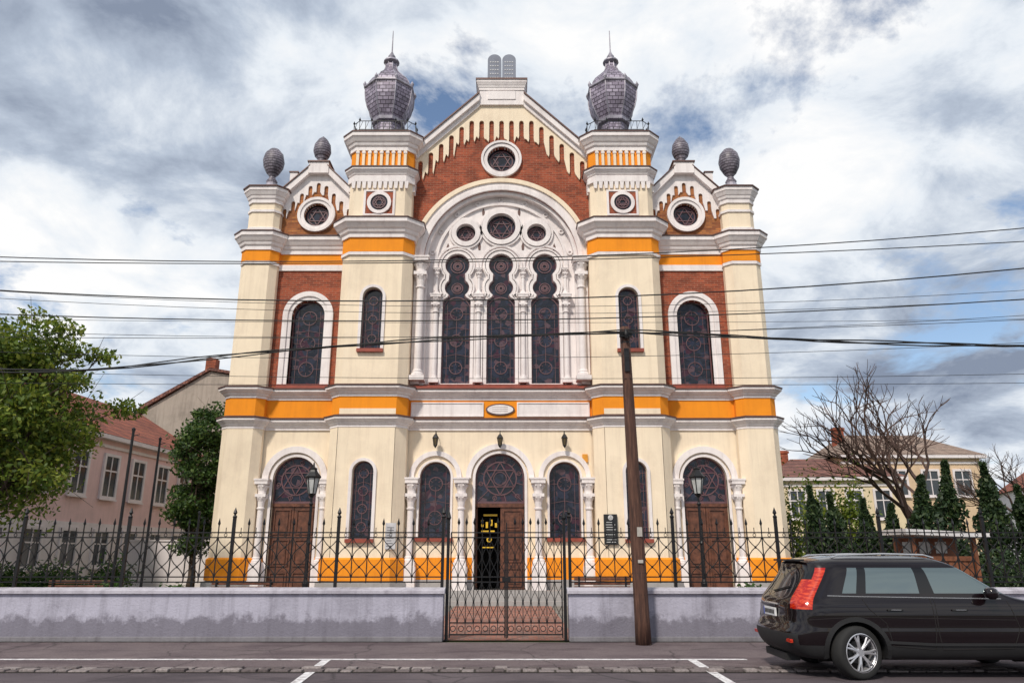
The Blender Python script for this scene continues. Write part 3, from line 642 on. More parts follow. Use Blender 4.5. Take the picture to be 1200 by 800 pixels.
# ------------------------------------------------------------------ UTILITY POLE + WIRES
def poleat(x,y,tx,h,full=True):
    e=empty('utility_pole',(x,y,0)); pm=M.get('pole')
    if not pm:
        m,nt,b=newmat('pole_wood'); co=coords(nt)
        nt.links.new(ramp(nt,noise(nt,co,5,7,.7,(5,5,.35)),[(.3,(.025,.012,.010)),(.55,(.10,.045,.03)),(.78,(.22,.12,.08))]),b.inputs['Base Color'])
        b.inputs['Roughness'].default_value=.85; bump(nt,b,noise(nt,co,8,5,.7,(6,6,.3)),.8,.02); M['pole']=pm=m
    p=Part('shaft',pm,e,smooth=True); p.tube([(tx*t,0,h*t) for t in (0,.08,.3,.6,.85,1)],[.155,.145,.135,.12,.105,.10],16); p.done()
    i=Part('fittings',M['iron'],e)
    for z in (.9,1.3,h-.35): i.lathe(tx*z/h,0,[(.145-.045*z/h,z-.02),(.147-.045*z/h,z+.02)],16)
    i.box(tx-.13,tx+.13,-.15,-.08,h-.25,h-.12); i.lathe(tx,-.2,[(.03,h-.3),(.05,h-.22),(.03,h-.1)],8)
    i.box(tx-.05,tx+.05,-.14,-.10,h-1.0,h-.5); i.done()
    n=Part('number_plate',plain('pole_plate',(.45,.42,.38),.5),e); n.box(-.05,.05,-.146,-.13,2.0,2.18); n.box(-.06,.04,-.16,-.14,1.5,1.56); n.done()
poleat(2.52,15.2,-.10,6.35); poleat(-34,15.2,.05,8.5); poleat(36,15.2,.05,8.8)
wm=plain('cable_black',(.012,.012,.012),.6)
def wire(zs,y,r,x=(-10.8,0,10.8)):
    c=np.polyfit(x,zs,2); p=Part('overhead_cable',wm); p.tube([(xx,y,float(np.polyval(c,xx))) for xx in np.linspace(-34,36,48)],r,5); p.done()
for zs,y,r in [((7.69,7.66,8.34),14.5,.012),((7.67,7.68,8.12),14.7,.011),((6.95,6.74,7.44),14.5,.015),((7.06,6.72,7.08),14.9,.006),((6.93,6.60,6.9),15,.006),((6.46,6.33,6.79),14.6,.013),
   ((6.2,6.1,6.55),15,.006),((6.02,6.05,6.40),14.8,.007),((5.75,5.62,5.95),15,.006),((5.35,5.2,5.3),15.1,.006),((5.15,5.1,5.15),15.3,.006),((6.6,6.52,6.6),15.4,.005)]: wire(zs,y,r)
def bundle(pts,r,y=15.02,n=3):
    p=Part('overhead_cable',wm); P0=np.array(pts); xs=np.linspace(P0[0,0],P0[-1,0],60)
    zs=np.interp(xs,P0[:,0],P0[:,1]); k=np.array([1,2,3,2,1])/9; zs[2:-2]=np.convolve(zs,k,'valid')
    for q in range(n):
        p.tube([(float(a),y+.02*q,float(b)+.03*math.sin(a*1.3+q*2)+.02*q) for a,b in zip(xs,zs)],r,5)
    p.done()
bundle([(-34,7.6),(-20,6.0),(-11.3,5.36),(-9,5.3),(-5.5,5.72),(-2,6.0),(2.42,6.2)],.014)
bundle([(2.42,6.2),(6.7,5.98),(11.2,5.85),(20,6.3),(36,8)],.016)
# ------------------------------------------------------------------ FOLIAGE
def leafmat(name,stops,trans=.3):
    m,nt,b=newmat(name); g=nt.nodes.new('ShaderNodeNewGeometry')
    c=ramp(nt,g.outputs['Random Per Island'],stops)
    nt.links.new(c,b.inputs['Base Color']); b.inputs['Roughness'].default_value=.6
    t=nt.nodes.new('ShaderNodeBsdfTranslucent'); nt.links.new(c,t.inputs[0]); ms=nt.nodes.new('ShaderNodeMixShader'); ms.inputs[0].default_value=trans
    nt.links.new(b.outputs[0],ms.inputs[1]); nt.links.new(t.outputs[0],ms.inputs[2]); nt.links.new(ms.outputs[0],nt.nodes['Material Output'].inputs[0]); return m
def leafmesh(name,pts,size,mat,parent,up=0.0):
    n=len(pts); d=rng.normal(size=(n,3)); d[:,2]+=up; d/=np.linalg.norm(d,axis=1)[:,None]
    e=np.cross(d,rng.normal(size=(n,3))); e/=np.linalg.norm(e,axis=1)[:,None]
    s=size*rng.uniform(.6,1.3,(n,1)); a=pts-d*s; b=pts+e*s*.5-d*s*.1; c=pts+d*s; f=pts-e*s*.5-d*s*.1
    v=np.stack([a,b,c,f],1).reshape(-1,3); fc=np.arange(4*n).reshape(-1,4)
    me=bpy.data.meshes.new(name); me.from_pydata(v.tolist(),[],fc.tolist()); me.materials.append(mat)
    o=bpy.data.objects.new(name,me); link(o); o.parent=parent; return o
bark=plain('bark',(.085,.06,.045),.9,0,.3,8,.6)
def tree(name,loc,trunk,crown,nclump,nleaf,size,mat,cl=.8,seed=1,tr=.2,spread=(.3,1.1)):
    r=np.random.default_rng(seed); e=empty(name,loc); T=Part('trunk_and_limbs',bark,e,smooth=True)
    cx,cy,cz,rx,ry,rz=crown
    T.tube([(0,0,0),(.05,0,trunk*.4),(-.05,.05,trunk),(cx*.5,cy*.5,cz)],[tr*1.3,tr,tr*.8,tr*.35],10)
    pts=[]; limbs=[]
    for i in range(9):
        d=r.normal(size=3); d[2]=abs(d[2])*.6-.15; d/=np.linalg.norm(d)
        s0=np.array([-.03,.03,trunk*r.uniform(.75,1.1)]); e0=np.array([cx,cy,cz])+d*.62*np.array([rx,ry,rz])
        mid=(s0+e0)/2+r.normal(size=3)*.2; T.tube([s0,mid,e0],[tr*.5,tr*.3,tr*.12],7); limbs.append((s0,mid,e0))
    for i in range(nclump):
        d=r.normal(size=3); d/=np.linalg.norm(d); q=r.uniform(spread[0],1)**.6*r.uniform(.85,spread[1])
        lump=1+.16*math.sin(d[0]*5+seed)+.14*math.sin(d[2]*6+d[1]*4+seed*2)
        c=np.array([cx,cy,cz])+d*q*lump*np.array([rx,ry,rz])
        l=min(limbs,key=lambda L_: np.linalg.norm(L_[2]-c)); s1=l[1]*.4+l[2]*.6
        T.tube([s1,(s1+c)/2+r.normal(size=3)*.12,c],[tr*.14,tr*.08,.008],5)
        k=int(nleaf/nclump*r.uniform(.5,1.5)); cs=cl*r.uniform(.5,1.25)
        p=r.normal(size=(k,3)); p=p/np.maximum(1,np.linalg.norm(p,axis=1)[:,None]/2.1)
        p=p*np.array([cs,cs,cs*.5])*.5+c; pts.append(p)
        for j in range(3):
            ee=c+r.normal(size=3)*cs*.6; T.tube([s1*.2+c*.8,ee],[.014,.005],4)
    T.done(False); leafmesh('foliage',np.concatenate(pts),size,mat,e); return e
lm1=leafmat('spring_leaves',[(0,(.045,.085,.010)),(.5,(.12,.19,.018)),(1,(.28,.31,.04))],.4)
lm2=leafmat('dark_leaves',[(0,(.018,.05,.01)),(.6,(.05,.11,.02)),(1,(.11,.17,.03))])
lm3=leafmat('conifer_leaves',[(0,(.008,.024,.007)),(.6,(.02,.047,.012)),(1,(.05,.08,.02))],.15)
tree('deciduous_tree',(-15.5,22,0),2.6,(.1,0,5.75,2.65,2.6,3.45),135,34000,.085,lm1,.95,3,.22)
tree('deciduous_tree',(-18.6,24,0),2.6,(0,0,5.6,2.3,2.3,4.0),80,18000,.10,lm1,1.0,4,.2)
tree('deciduous_tree',(-14.1,34,0),1.8,(0,0,5.2,1.25,1.3,3.6),75,17000,.10,lm2,.75,8,.16)
def thuja(x,y,h,r,name='thuja_tree',mat=lm3,n=4200,seed=0):
    q=np.random.default_rng(int(x*100)+seed); e=empty(name,(x,y,0)); T=Part('trunk',bark,e); T.tube([(0,0,0),(0,0,h*.9)],[.08,.02],6); T.done()
    z=q.uniform(.02,1,n)**1.0; prof=np.sin(np.clip(z*1.0+.10,0,1)*pi*.98)**.6*(1-z*.35); rr=r*prof*q.uniform(.45,1.1,n)*(1+.2*np.sin(z*23+q.uniform(0,6))); a=q.uniform(0,2*pi,n)
    rr*=1+.2*np.sin(a*3+z*11+x)
    leafmesh('foliage',np.stack([rr*np.cos(a)+.12*np.sin(z*5+x),rr*np.sin(a),z*h],1),.10,mat,e,1.0)
for x,y,h,r in ((11.1,28,4.1,.5),(11.9,28,3.8,.5),(12.9,27.5,3.6,.48),(13.6,27,3.4,.5),(14.2,26,4.3,.62),(15.3,26.5,4.85,.62),(16.7,26.5,4.8,.65),(17.9,26.5,4.0,.6),(19.0,26.5,4.1,.7),(20.2,27,4.5,.8)): thuja(x,y,h,r)
def shrub(name,x,y,rx,ry,h,mat,n,size=.07,seed=1):
    q=np.random.default_rng(seed); e=empty(name,(x,y,0)); k=int(max(5,rx*ry*3)); pts=[]
    T=Part('stems',bark,e)
    for i in range(k):
        c=np.array([q.uniform(-rx,rx),q.uniform(-ry,ry),h*q.uniform(.25,.8)]); T.tube([(c[0]*.8,c[1]*.8,0),tuple(c)],[.03,.01],4)
        p=q.normal(size=(n//k,3))*np.array([.35,.35,h*.22])+c; p[:,2]=np.abs(p[:,2]); pts.append(p)
    T.done(); leafmesh('foliage',np.concatenate(pts),size,mat,e)
shrub('hedge',16,24,5.5,.6,1.9,lm3,16000,.08,2)
shrub('flowering_bush',12.5,32,1.6,.8,4.2,lm1,6000,.09,3)
shrub('hedge',24,24,3,.6,2.2,lm2,9000,.08,5)
shrub('hedge',-17,26,5,.5,1.2,lm2,7000,.08,7)
bbm=plain('bare_bark',(.085,.05,.04),.9)
def bare(x,y,h,seed,r0=.26):
    r=random.Random(seed); e=empty('bare_tree',(x,y,0)); T=Part('branches',bbm,e)
    def grow(p,d,l,rad,lev):
        q=[p]; dd=d.copy()
        for k in range(3):
            dd=(dd+Vector((r.uniform(-.16,.16),r.uniform(-.16,.16),r.uniform(-.02,.12)))).normalized(); q.append(q[-1]+dd*l/3)
        rad=max(rad,.011)
        T.tube(q,[rad,rad*.88,rad*.76,rad*.64],7 if lev<2 else 3,False)
        if lev>=7: return
        for k in range(3 if lev<6 else 2):
            ax=Vector((r.gauss(0,1),r.gauss(0,1),r.gauss(0,.6))).normalized(); nd=(dd+ax*r.uniform(.5,.85)).normalized()
            if nd.z<-.1: nd.z=.1
            grow(q[-1] if k<2 else q[2],nd,l*r.uniform(.68,.84),rad*.62,lev+1)
    grow(Vector((0,0,0)),Vector((0,0,1)),h*.25,r0,1); T.done(False)
bare(17.4,32,11.2,4); bare(26.5,40,9,9,.2)
# ------------------------------------------------------------------ OTHER BUILDINGS
tile=brickmat('roof_tiles',(.38,.12,.06),(.24,.07,.05),(.10,.035,.03),.22,.3,.02,'wall',.8)
tile_d=brickmat('old_roof_tiles',(.26,.11,.08),(.18,.085,.07),(.07,.03,.03),.22,.3,.02,'wall',.8)
tile_p=brickmat('weathered_roof_tiles',(.36,.27,.21),(.27,.19,.15),(.12,.08,.07),.22,.3,.02,'wall',.8)
wg=plain('house_window_glass',(.05,.06,.07),.1)
def house(name,loc,rz,L,D,H,ridge,wallm,roofm,wins,trim,chim=(),hip=0,base=None):
    e=empty(name,loc,rz); w=Part('walls',wallm,e); w.box(0,L,0,D,0,H)
    if not hip:
        w.add([(0,0,H),(0,D,H),(0,D/2,H+ridge*.98)],[(0,1,2)]); w.add([(L,0,H),(L,D,H),(L,D/2,H+ridge*.98)],[(0,1,2)])
    w.done()
    o=.35; rf=Part('roof',roofm,e); hp=hip
    rf.add([(-o,-o,H),(L+o,-o,H),(L+o,D+o,H),(-o,D+o,H),(hp-o,D/2,H+ridge),(L-hp+o,D/2,H+ridge)],[(0,1,5,4),(2,3,4,5)]+([(1,2,5),(3,0,4)] if hip else []))
    rf.done(); r2=Part('eaves',trim,e); r2.box(-o,L+o,-o,-.001,H-.22,H-.02); r2.box(-.06,L+.06,-.08,-.002,H-.6,H-.45)
    if base: bb=Part('plinth',base[0],e); bb.box(-.03,L+.03,-.04,0,0,base[1]); bb.done()
    g=Part('windows',wg,e); 
    for (x,z,ww,hh) in wins:
        g.box(x-ww/2,x+ww/2,-.06,.0,z,z+hh)
        r2.plate([(x-ww/2-.14,z-.14),(x+ww/2+.14,z-.14),(x+ww/2+.14,z+hh+.14),(x-ww/2-.14,z+hh+.14)],[[(x-ww/2,z),(x+ww/2,z),(x+ww/2,z+hh),(x-ww/2,z+hh)]],-.12,.0-.001)
        r2.box(x-.03,x+.03,-.09,-.061,z,z+hh); r2.box(x-ww/2,x+ww/2,-.085,-.0615,z+hh*.62,z+hh*.66); r2.box(x-ww/2-.2,x+ww/2+.2,-.16,-.121,z-.2,z-.13)
    g.done(); r2.done()
    c=Part('chimney',M['brick'],e)
    for x,y,hh in chim: c.box(x-.35,x+.35,y-.3,y+.3,H,H+hh); c.box(x-.42,x+.42,y-.37,y+.37,H+hh-.2,H+hh-.05)
    c.done(); return e
pink=plaster('pink_plaster',(.80,.57,.56),(.42,.30,.29),.5); offw=plaster('offwhite_plaster',(.78,.72,.73),(.4,.36,.36),.4)
ang=math.atan2(27,2.2)
wins=[(1.4+2.35*k,4.4,1.0,1.9) for k in range(11)]+[(1.4+2.35*k,1.2,1.0,1.5) for k in range(11)]
house('pink_house',(-21.3,19,0),ang,27,9,7.3,2.9,pink,tile,wins,offw,((8,4.5,3.6),(18,4.5,3.6)),base=(offw,3.1))
wl2=Part('yard_wall',offw); wl2.box(-19,-10.6,38,38.3,0,2.3); wl2.box(-19,-10.6,37.95,38.35,2.301,2.38); wl2.done()
gr=plaster('bare_firewall',(.40,.34,.29),(.14,.12,.10),.9,.6)
e=empty('gable_house',(-25.6,50,0)); p=Part('firewall',gr,e); p.plate([(0,0),(6.3,0),(6.3,13.6),(4.6,13.9),(.4,11.2),(0,10)],[],0,10); p.done()
p=Part('roof',tile_d,e); p.plate([(-.3,10.0),(.3,11.25),(4.6,13.95),(6.4,13.65),(6.4,13.85),(4.6,14.15),(.2,11.5),(-.4,10.2)],[],-.2,10.2); p.done()
p=Part('chimney',M['brick'],e); p.box(4.0,4.7,.5,1.2,13.5,15.0); p.done()
p=Part('windows',wg,e); p.box(1.2,1.8,-.03,.01,8.2,9.2); p.box(3.6,4.2,-.03,.01,9.4,10.4); p.done()
yel2=plaster('yellow_plaster',(.74,.62,.42),(.4,.33,.24),.4)
house('cream_house',(17.6,50,0),-.10,8,8,6.6,1.7,yel2,tile_d,[(1.3+1.8*k,4.0,.9,1.7) for k in range(4)]+[(1.3+1.8*k,1.3,.9,1.4) for k in range(4)],offw,((1.6,4,2.3),),2.5)
house('ochre_house',(22.8,51.5,0),0,9.6,8,8.3,2.0,plaster('ochre_plaster',(.68,.50,.33),(.35,.26,.2),.5),tile_p,[(1.6+2.2*k,5.6,1.0,1.6) for k in range(4)],offw,((1.3,3,2.4),),2.5)
house('corner_house',(42,60,0),-.3,14,10,7,2.8,offw,tile,[(2+2.6*k,4.6,1.0,1.6) for k in range(5)],offw,(),3)
# distant tree belt
q=np.random.default_rng(12); pts=[]
for i in range(90):
    x=q.uniform(-110,110); y=q.uniform(85,110); h=q.uniform(3,7)
    pts.append(q.normal(size=(260,3))*np.array([2.2,1.5,h*.28])+np.array([x,y,h*.55]))
pt_=np.concatenate(pts); pt_[:,2]=np.abs(pt_[:,2]); ee=empty('distant_trees'); leafmesh('foliage',pt_,.4,lm2,ee)
# kiosk
e=empty('wooden_kiosk',(11.2,20.4,0)); p=Part('body',plain('kiosk_wood',(.20,.07,.03),.6,0,.25,7),e)
p.box(-.55,1.05,0,.9,.0,1.55); p.box(-.6,1.1,-.06,0,1.5,1.62)
for x in (-.6,1.02): p.box(x,x+.09,-.1,-.01,0,2.15)
for k in range(9): p.box(-.53+k*.175,-.38+k*.175,-.02,-.001,.05,1.48)
p.box(-.6,1.11,.8,.9,1.55,2.15); p.done()
p=Part('roof',plain('kiosk_roof',(.66,.64,.64),.5),e); p.plate([(-.85,2.18),(1.35,2.08),(1.35,2.2),(-.85,2.32)],[],-.35,1.1); p.done()
p=Part('notices',plain('notice_paper',(.6,.6,.58),.6),e); 
for k in range(3): p.box(-.4+k*.45,-.1+k*.45,.78,.798,1.7,2.0)
p.done()
def bench(x,y,rz=0):
    e=empty('garden_bench',(x,y,0),rz); p=Part('slats',M['wood'],e)
    for k in range(4): p.box(-.9,.9,k*.11,.09+k*.11,.45,.48)
    for k in range(3): p.box(-.9,.9,.46,.49,.6+k*.13,.69+k*.13)
    p.done(bevel=.005); p=Part('frame',M['iron'],e)
    for s in (-.75,.75): p.box(s-.025,s+.025,.0,.05,0,.45); p.box(s-.025,s+.025,.4,.45,0,1.0); p.box(s-.02,s+.02,0,.45,.41,.45)
    p.done()
bench(-7.4,21); bench(2.9,24.5); bench(-12.5,22)
def planter(x,y):
    e=empty('flower_planter',(x,y,0)); p=Part('pot',plain('terracotta',(.36,.12,.05),.8),e); p.lathe(0,0,[(.18,0),(.26,.4),(.29,.42),(.29,.5),(.24,.5),(.22,.45)],16); p.done()
    leafmesh('plant',rng.normal(size=(500,3))*np.array([.16,.16,.12])+np.array([0,0,.65]),.06,lm2,e)
planter(-8.9,20.5); planter(-11.0,21.3); planter(6.4,21)
# ------------------------------------------------------------------ CAR
paintm,nt,b=newmat('car_paint'); b.inputs['Base Color'].default_value=(.006,.003,.004,1); b.inputs['Roughness'].default_value=.25; b.inputs['Specular IOR Level'].default_value=.12
b.inputs['Coat Weight'].default_value=.85; b.inputs['Coat Roughness'].default_value=.012
bump(nt,b,noise(nt,coords(nt),2,2),.02,.01)
plast=plain('car_plastic',(.012,.012,.013),.65); cglass,nt,b=newmat('car_glass'); b.inputs['Base Color'].default_value=(.14,.18,.19,1); b.inputs['Metallic'].default_value=.45; b.inputs['Roughness'].default_value=.03
blk,nt,b=newmat('car_gloss_black'); b.inputs['Base Color'].default_value=(.006,.006,.007,1); b.inputs['Roughness'].default_value=.1
rgl,nt,b=newmat('rear_glass'); b.inputs['Base Color'].default_value=(.010,.011,.013,1); b.inputs['Roughness'].default_value=.04
tail,nt,b=newmat('tail_light'); nt.links.new(ramp(nt,noise(nt,coords(nt),12,2,stretch=(1,1,3)),[(.42,(.36,.006,.003)),(.62,(.62,.055,.012))]),b.inputs['Base Color']); b.inputs['Roughness'].default_value=.15; b.inputs['Coat Weight'].default_value=.3; b.inputs['Coat Roughness'].default_value=.02
chrome=plain('chrome',(.65,.65,.68),.2,.9,.05); rubber=plain('tyre_rubber',(.018,.018,.018),.85); alloy=plain('alloy',(.55,.55,.58),.3,.6,.05)
car=empty('parked_car',(3.86,11.95,0),math.radians(-.5)); car.scale=(1,1,.975)
Z =[.22,.30,.45,.62,.70,.80,.95,1.02,1.07,1.13,1.35,1.53,1.60,1.66,1.69]
HW=[.80,.89,.935,.945,.935,.94,.935,.915,.89,.87,.80,.735,.69,.60,.42]
XR=[.30,.10,.0,-.02,.05,.085,.09,.10,.12,.17,.34,.44,.40,.70,1.1]
XF=[4.3,4.5,4.6,4.63,4.62,4.58,4.35,3.9,3.5,3.32,2.95,2.72,2.6,2.4,2.0]
Lx=[.35,.6,.8,1.05,1.1,1.5,2.0,2.08,2.6,3.1,3.6,4.2]; Bx=[.42,.6,.8,1.05,1.1,1.5,2.0,2.07,2.6,2.95,3.08,3.18]; Rx=[.72,.88,1.02,1.17,1.21,1.6,2.0,2.06,2.32,2.45,2.52,2.58]
def xs_at(z,j):
    if z<=.95: return Lx
    if z<=1.1: t=(z-.95)/.15; return [a+(b-a)*t for a,b in zip(Lx,Bx)]
    if z<=1.53: t=(z-1.1)/.43; return [a+(b-a)*t for a,b in zip(Bx,Rx)]
    lo_,hi_=XR[j]+.28,XF[j]-.2; return [lo_+(a-Rx[0])/(Rx[-1]-Rx[0])*(hi_-lo_) for a in Rx]
V=[];rings_=[]
for j,z in enumerate(Z):
    hw=HW[j];xr=XR[j];xf=XF[j]; h=[(xr,0),(xr+.012,.42*hw),(xr+.05,.74*hw),(xr+.14,.93*hw)]
    h+=[(x,hw*(.985 if i==0 else 1)) for i,x in enumerate(xs_at(z,j))]+[(xf-.14,.86*hw),(xf-.03,.5*hw),(xf,0)]
    crown=lambda y: (1-(y/max(hw,.01))**2)*(.02 if z>1.6 else 0)
    ring=[(x,-y,z+crown(y)) for x,y in h]+[(x,y,z+crown(y)) for x,y in reversed(h[1:-1])]
    rings_.append(list(range(len(V),len(V)+len(ring)))); V+=ring
F=[];FM=[]; K=len(rings_[0])
for j in range(len(Z)-1):
    for k in range(K):
        l=(k+1)%K; F.append((rings_[j][k],rings_[j][l],rings_[j+1][l],rings_[j+1][k]))
        c=k if k<18 else 35-k; m=0
        if j<=1: m=1
        if j in (9,10):
            if 6<=c<=14 or c>=15: m=2
            if c in (7,10): m=4
            if c in (0,1): m=5
            if c in (2,3): m=3
            if j==10 and c==2: m=4
        if j in (6,7,8) and c in (2,3): m=3
        if j==2 and c<3: m=1
        FM.append(m)
F.append(tuple(rings_[-1])); FM.append(0); F.append(tuple(reversed(rings_[0]))); FM.append(1)
me=bpy.data.meshes.new('body'); me.from_pydata(V,[],F)
for mm in (paintm,plast,cglass,tail,blk,rgl): me.materials.append(mm)
for p_,m in zip(me.polygons,FM): p_.material_index=m; p_.use_smooth=True
body=bpy.data.objects.new('body',me); link(body)
sb=body.modifiers.new('s','SUBSURF'); sb.levels=2; sb.render_levels=2
cut=Part('cutter',plast)
for x in (.95,3.72):
    for y0 in (-1.2,.55):
        vs=[];n=36
        for k in range(n):
            a=2*pi*k/n; vs+= [(x+.415*math.cos(a),y0,.37+.415*math.sin(a)),(x+.415*math.cos(a),y0+.65,.37+.415*math.sin(a))]
        cut.add(vs,[(2*k,2*((k+1)%n),2*((k+1)%n)+1,2*k+1) for k in range(n)]+[tuple(2*k for k in range(n)),tuple(2*k+1 for k in reversed(range(n)))])
co_=cut.done()
bo=body.modifiers.new('b','BOOLEAN'); bo.object=co_; bo.operation='DIFFERENCE'; bo.solver='EXACT'
try: bo.material_mode='TRANSFER'
except Exception: pass
dg=bpy.context.evaluated_depsgraph_get(); dg.update()
nm=bpy.data.meshes.new_from_object(body.evaluated_get(dg)); body.modifiers.clear(); body.data=nm; bpy.data.objects.remove(co_)
bvh=BVHTree.FromPolygons([v.co for v in nm.vertices],[tuple(p.vertices) for p in nm.polygons]); body.parent=car
def py_(x,z):
    h=bvh.ray_cast(Vector((x,-3,z)),Vector((0,1,0)))[0]; return h.y if h else -.9
def px_(y,z):
    h=bvh.ray_cast(Vector((-3,y,z)),Vector((1,0,0)))[0]; return h.x if h else 0
seam=Part('door_seams',M['dark'],car); CH=Part('chrome_trim',chrome,car); TR=Part('plastic_trim',plast,car)
def seamside(pts,r=.006,part=seam,out=.0):
    o=[]
    for (a,b) in zip(pts[:-1],pts[1:]):
        for t in np.linspace(0,1,7)[:-1]:
            x=a[0]+(b[0]-a[0])*t; z=a[1]+(b[1]-a[1])*t; o.append((x,py_(x,z)-out,z))
    x,z=pts[-1]; o.append((x,py_(x,z)-out,z))
    part.tube(o,r,5)
seamside([(1.10,1.08),(1.16,.95),(1.38,.75),(1.44,.45),(2.02,.40),(2.06,.7),(2.05,1.09)])
seamside([(2.10,1.09),(2.09,.6),(2.12,.40),(3.10,.42),(3.22,.7),(3.12,1.05)])
seamside([(.62,1.125),(1.0,1.115),(2.0,1.10),(3.05,1.085)],.009,CH,.002)
seamside([(.32,.80),(1,.84),(2,.82),(3.2,.80)],.006,seam,-.002)
for x in (1.52,2.42):
    y=py_(x,.93)-.03; TR.tube([(x-.1,y+.02,.93),(x-.08,y,.935),(x+.08,y,.935),(x+.1,y+.02,.93)],.014,6)
    CH.tube([(x-.07,y-.012,.937),(x+.07,y-.012,.937)],.006,5)
for s in (-1,1):
    CH.tube([(.85,s*.58,1.655),(.95,s*.59,1.69),(1.6,s*.60,1.71),(2.2,s*.59,1.695),(2.35,s*.58,1.65)],.013,6)
seamside([(1.38,.50),(2.0,.47),(3.25,.47)],.028,TR,-.01)
for xa in (.95,3.72):
    for s in (-1,1):
        vs=[];n=26
        for k in range(n+1):
            a=math.radians(-12)+math.radians(204)*k/n; c_,s_=math.cos(a),math.sin(a)
            y1=abs(py_(xa+.45*c_,max(.3,.37+.45*s_)))
            if y1<.8: y1=.92
            for r_,yy in ((.405,y1-.06),(.405,y1+.012),(.465,y1+.010),(.475,y1-.02)): vs.append((xa+r_*c_,s*yy,.37+r_*s_))
        TR.add(vs,[(4*k+i,4*k+4+i,4*k+5+i,4*k+1+i) for k in range(n) for i in range(3)])
    for s in (-1,1):
        TW=Part('wheel_well',M['dark'],car); TW.box(xa-.42,xa+.42,min(s*.50,s*.56),max(s*.50,s*.56),.2,.80); TW.done()
def seamrear(pts,r=.006,part=seam,out=0):
    part.tube([(px_(y,z)-out,y,z) for y,z in pts],r,5)
seamrear([(-.70,.74),(-.35,.72),(0,.715),(.35,.72),(.70,.74)]); seamrear([(-.70,.74),(-.71,.85),(-.70,.95)]); seamrear([(.70,.74),(.71,.85),(.70,.95)])
seamrear([(-.30,.98),(0,.985),(.30,.98)],.014,CH,.005)
seamrear([(.05,1.16),(-.2,1.2),(-.42,1.24)],.010,TR,.02)
lx=px_(0,.86)
LP=Part('licence_plate',plain('plate_white',(.7,.7,.7),.4),car); LP.box(lx-.03,lx-.005,-.26,.26,.80,.92); LP.done(bevel=.005)
lt=Part('plate_text',M['dark'],car)
for k in range(7): lt.box(lx-.034,lx-.0305,-.21+k*.062,-.17+k*.062,.83,.89)
lt.done(); pb=Part('plate_band',plain('plate_blue',(.02,.06,.4),.4),car); pb.box(lx-.0335,lx-.0301,.225,.258,.803,.917); pb.done()
RF=Part('bumper_reflectors',tail,car)
for s in (-1,1):
    x=px_(s*.72,.50); RF.box(x-.02,x+.02,s*.72-.10,s*.72+.10,.48,.53)
RF.done(bevel=.006)
TR.box(.36,.48,-.5,.5,1.605,1.632); TR.box(.1,.3,-.45,.45,.20,.30)
mi=Part('mirror',paintm,car,smooth=True); my=py_(2.95,1.15)
for s in (-1,1):
    mi.tube([(2.84,s*(abs(my)+.02),1.12),(2.84,s*(abs(my)+.07),1.15),(2.83,s*(abs(my)+.16),1.17),(2.83,s*(abs(my)+.24),1.165),(2.83,s*(abs(my)+.27),1.16)],[.03,.055,.085,.08,.03],12)
mi.done()
seam.done(); CH.done(); TR.done()
for xa in (.95,3.72):
    for s in (-1,1):
        w=empty('wheel',(xa,s*.83,.36)); w.parent=car; w.rotation_euler=(pi/2 if s<0 else -pi/2,0,.3)
        T=Part('tyre',rubber,w,smooth=True)
        T.lathe(0,0,[(.245,-.10),(.255,-.115),(.33,-.115),(.352,-.095),(.36,-.05),(.36,.05),(.352,.095),(.33,.115),(.262,.115),(.245,.10)],40)
        T.f=[f for f in T.f if len(f)==4]; T.done()
        A=Part('rim',alloy,w)
        A.lathe(0,0,[(.248,-.1),(.235,0.0),(.235,.085),(.252,.105),(.262,.118),(.250,.122)],40)
        A.f=[f for f in A.f if len(f)==4]
        A.lathe(0,0,[(.07,.03),(.07,.09),(.055,.10),(.0,.10)],16)
        for k in range(7):
            for d_ in (-.13,.13):
                a=2*pi*k/7; a1=a+d_*1.0
                A.tube([(.05*math.cos(a),.05*math.sin(a),.085),(.15*math.cos(a+d_*.6),.15*math.sin(a+d_*.6),.10),(.245*math.cos(a1),.245*math.sin(a1),.10)],[.022,.016,.015],5)
        A.done(); D=Part('brake_disc',plain('disc',(.08,.08,.08),.5,.6),w); D.lathe(0,0,[(.0,.0),(.15,.0),(.15,.02),(0,.02)],24); D.done()
        D=Part('wheel_back',M['dark'],w); D.lathe(0,0,[(.0,-.06),(.235,-.06),(.235,-.05),(0,-.05)],24); D.done()
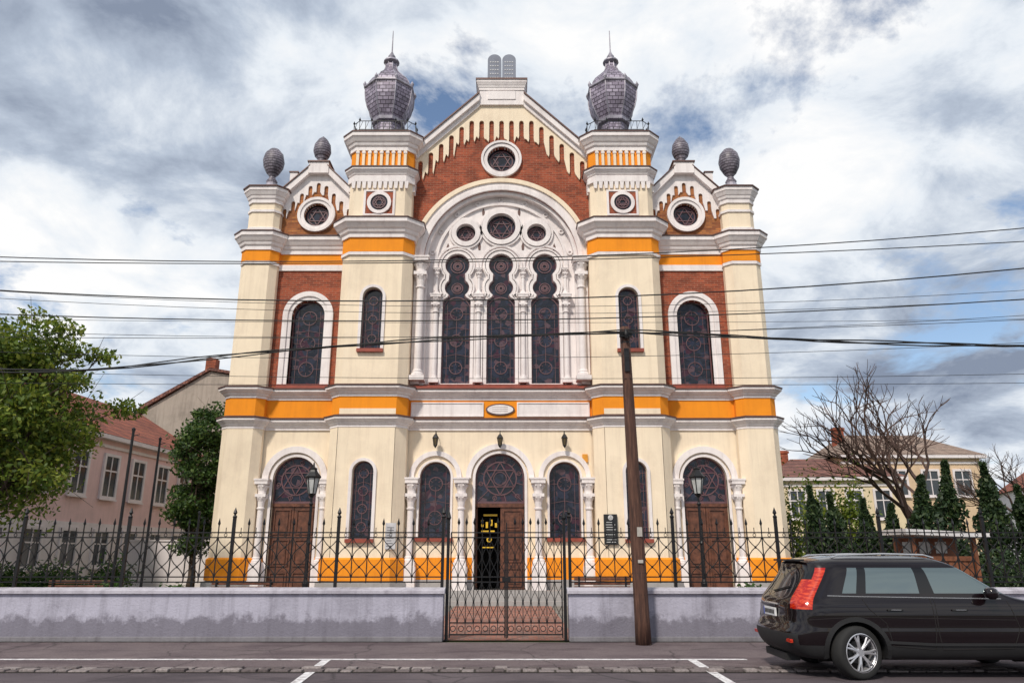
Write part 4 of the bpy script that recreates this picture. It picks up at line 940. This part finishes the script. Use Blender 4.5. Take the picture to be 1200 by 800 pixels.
# ------------------------------------------------------------------ SKY / LIGHT / CAMERA
wd=bpy.data.worlds.new('World'); scene.world=wd; wd.use_nodes=True; nt=wd.node_tree; N_=nt.nodes
bg=N_['Background']; out=N_['World Output']
elev=math.radians(46); azr=math.radians(205)
sky=N_.new('ShaderNodeTexSky'); sky.sky_type='NISHITA'; sky.sun_disc=False; sky.sun_elevation=elev; sky.sun_rotation=azr
nt.links.new(sky.outputs[0],bg.inputs[0]); bg.inputs[1].default_value=.15
tc=N_.new('ShaderNodeTexCoord'); sp=N_.new('ShaderNodeSeparateXYZ'); nt.links.new(tc.outputs['Generated'],sp.inputs[0])
def mth(op,a,b=None):
    m=N_.new('ShaderNodeMath'); m.operation=op
    for s,v in ((m.inputs[0],a),(m.inputs[1],b)):
        if v is None: continue
        if isinstance(v,bpy.types.NodeSocket): nt.links.new(v,s)
        else: s.default_value=v
    return m.outputs[0]
zz=mth('ADD',mth('MAXIMUM',sp.outputs[2],0.0),.30)
cb=N_.new('ShaderNodeCombineXYZ'); nt.links.new(mth('DIVIDE',sp.outputs[0],zz),cb.inputs[0]); nt.links.new(mth('DIVIDE',sp.outputs[1],zz),cb.inputs[1])
def wn(scale,detail,rough,off=(0,0,0),dist=0):
    mp=N_.new('ShaderNodeMapping'); mp.inputs['Location'].default_value=off; nt.links.new(cb.outputs[0],mp.inputs[0])
    n=N_.new('ShaderNodeTexNoise'); n.inputs['Scale'].default_value=scale; n.inputs['Detail'].default_value=detail; n.inputs['Roughness'].default_value=rough; n.inputs['Distortion'].default_value=dist
    nt.links.new(mp.outputs[0],n.inputs['Vector']); return n.outputs['Fac']
cov=ramp(nt,wn(2.1,9,.62,(3.1,1.7,0),.2),[(.345,0),(.435,1)])
shade=ramp(nt,mix(nt,.42,wn(1.5,3,.5,(7.3,2.2,0)),wn(4.2,8,.62,(1,4,0),.3)),[(.37,(.25,.30,.40)),(.455,(.50,.57,.68)),(.52,(.82,.87,.93)),(.59,(1.0,1.0,1.0))])
b2=N_.new('ShaderNodeBackground'); nt.links.new(shade,b2.inputs[0]); b2.inputs[1].default_value=1.0
ms=N_.new('ShaderNodeMixShader'); nt.links.new(cov,ms.inputs[0]); nt.links.new(bg.outputs[0],ms.inputs[1]); nt.links.new(b2.outputs[0],ms.inputs[2]); nt.links.new(ms.outputs[0],out.inputs[0])
sl=bpy.data.lights.new('sun','SUN'); sl.energy=3.1; sl.angle=math.radians(6); sl.color=(1,.92,.81)
so=bpy.data.objects.new('sun',sl); link(so); so.rotation_euler=(math.radians(44),0,math.radians(-25))
cam=bpy.data.cameras.new('camera'); cam.lens=25.98; cam.sensor_width=36; cam.clip_end=2000
co=bpy.data.objects.new('camera',cam); link(co); co.location=(0,0,1.65); co.rotation_euler=(math.radians(106.1),0,0); scene.camera=co
scene.view_settings.view_transform='Standard'; scene.view_settings.look='None'; scene.view_settings.exposure=0
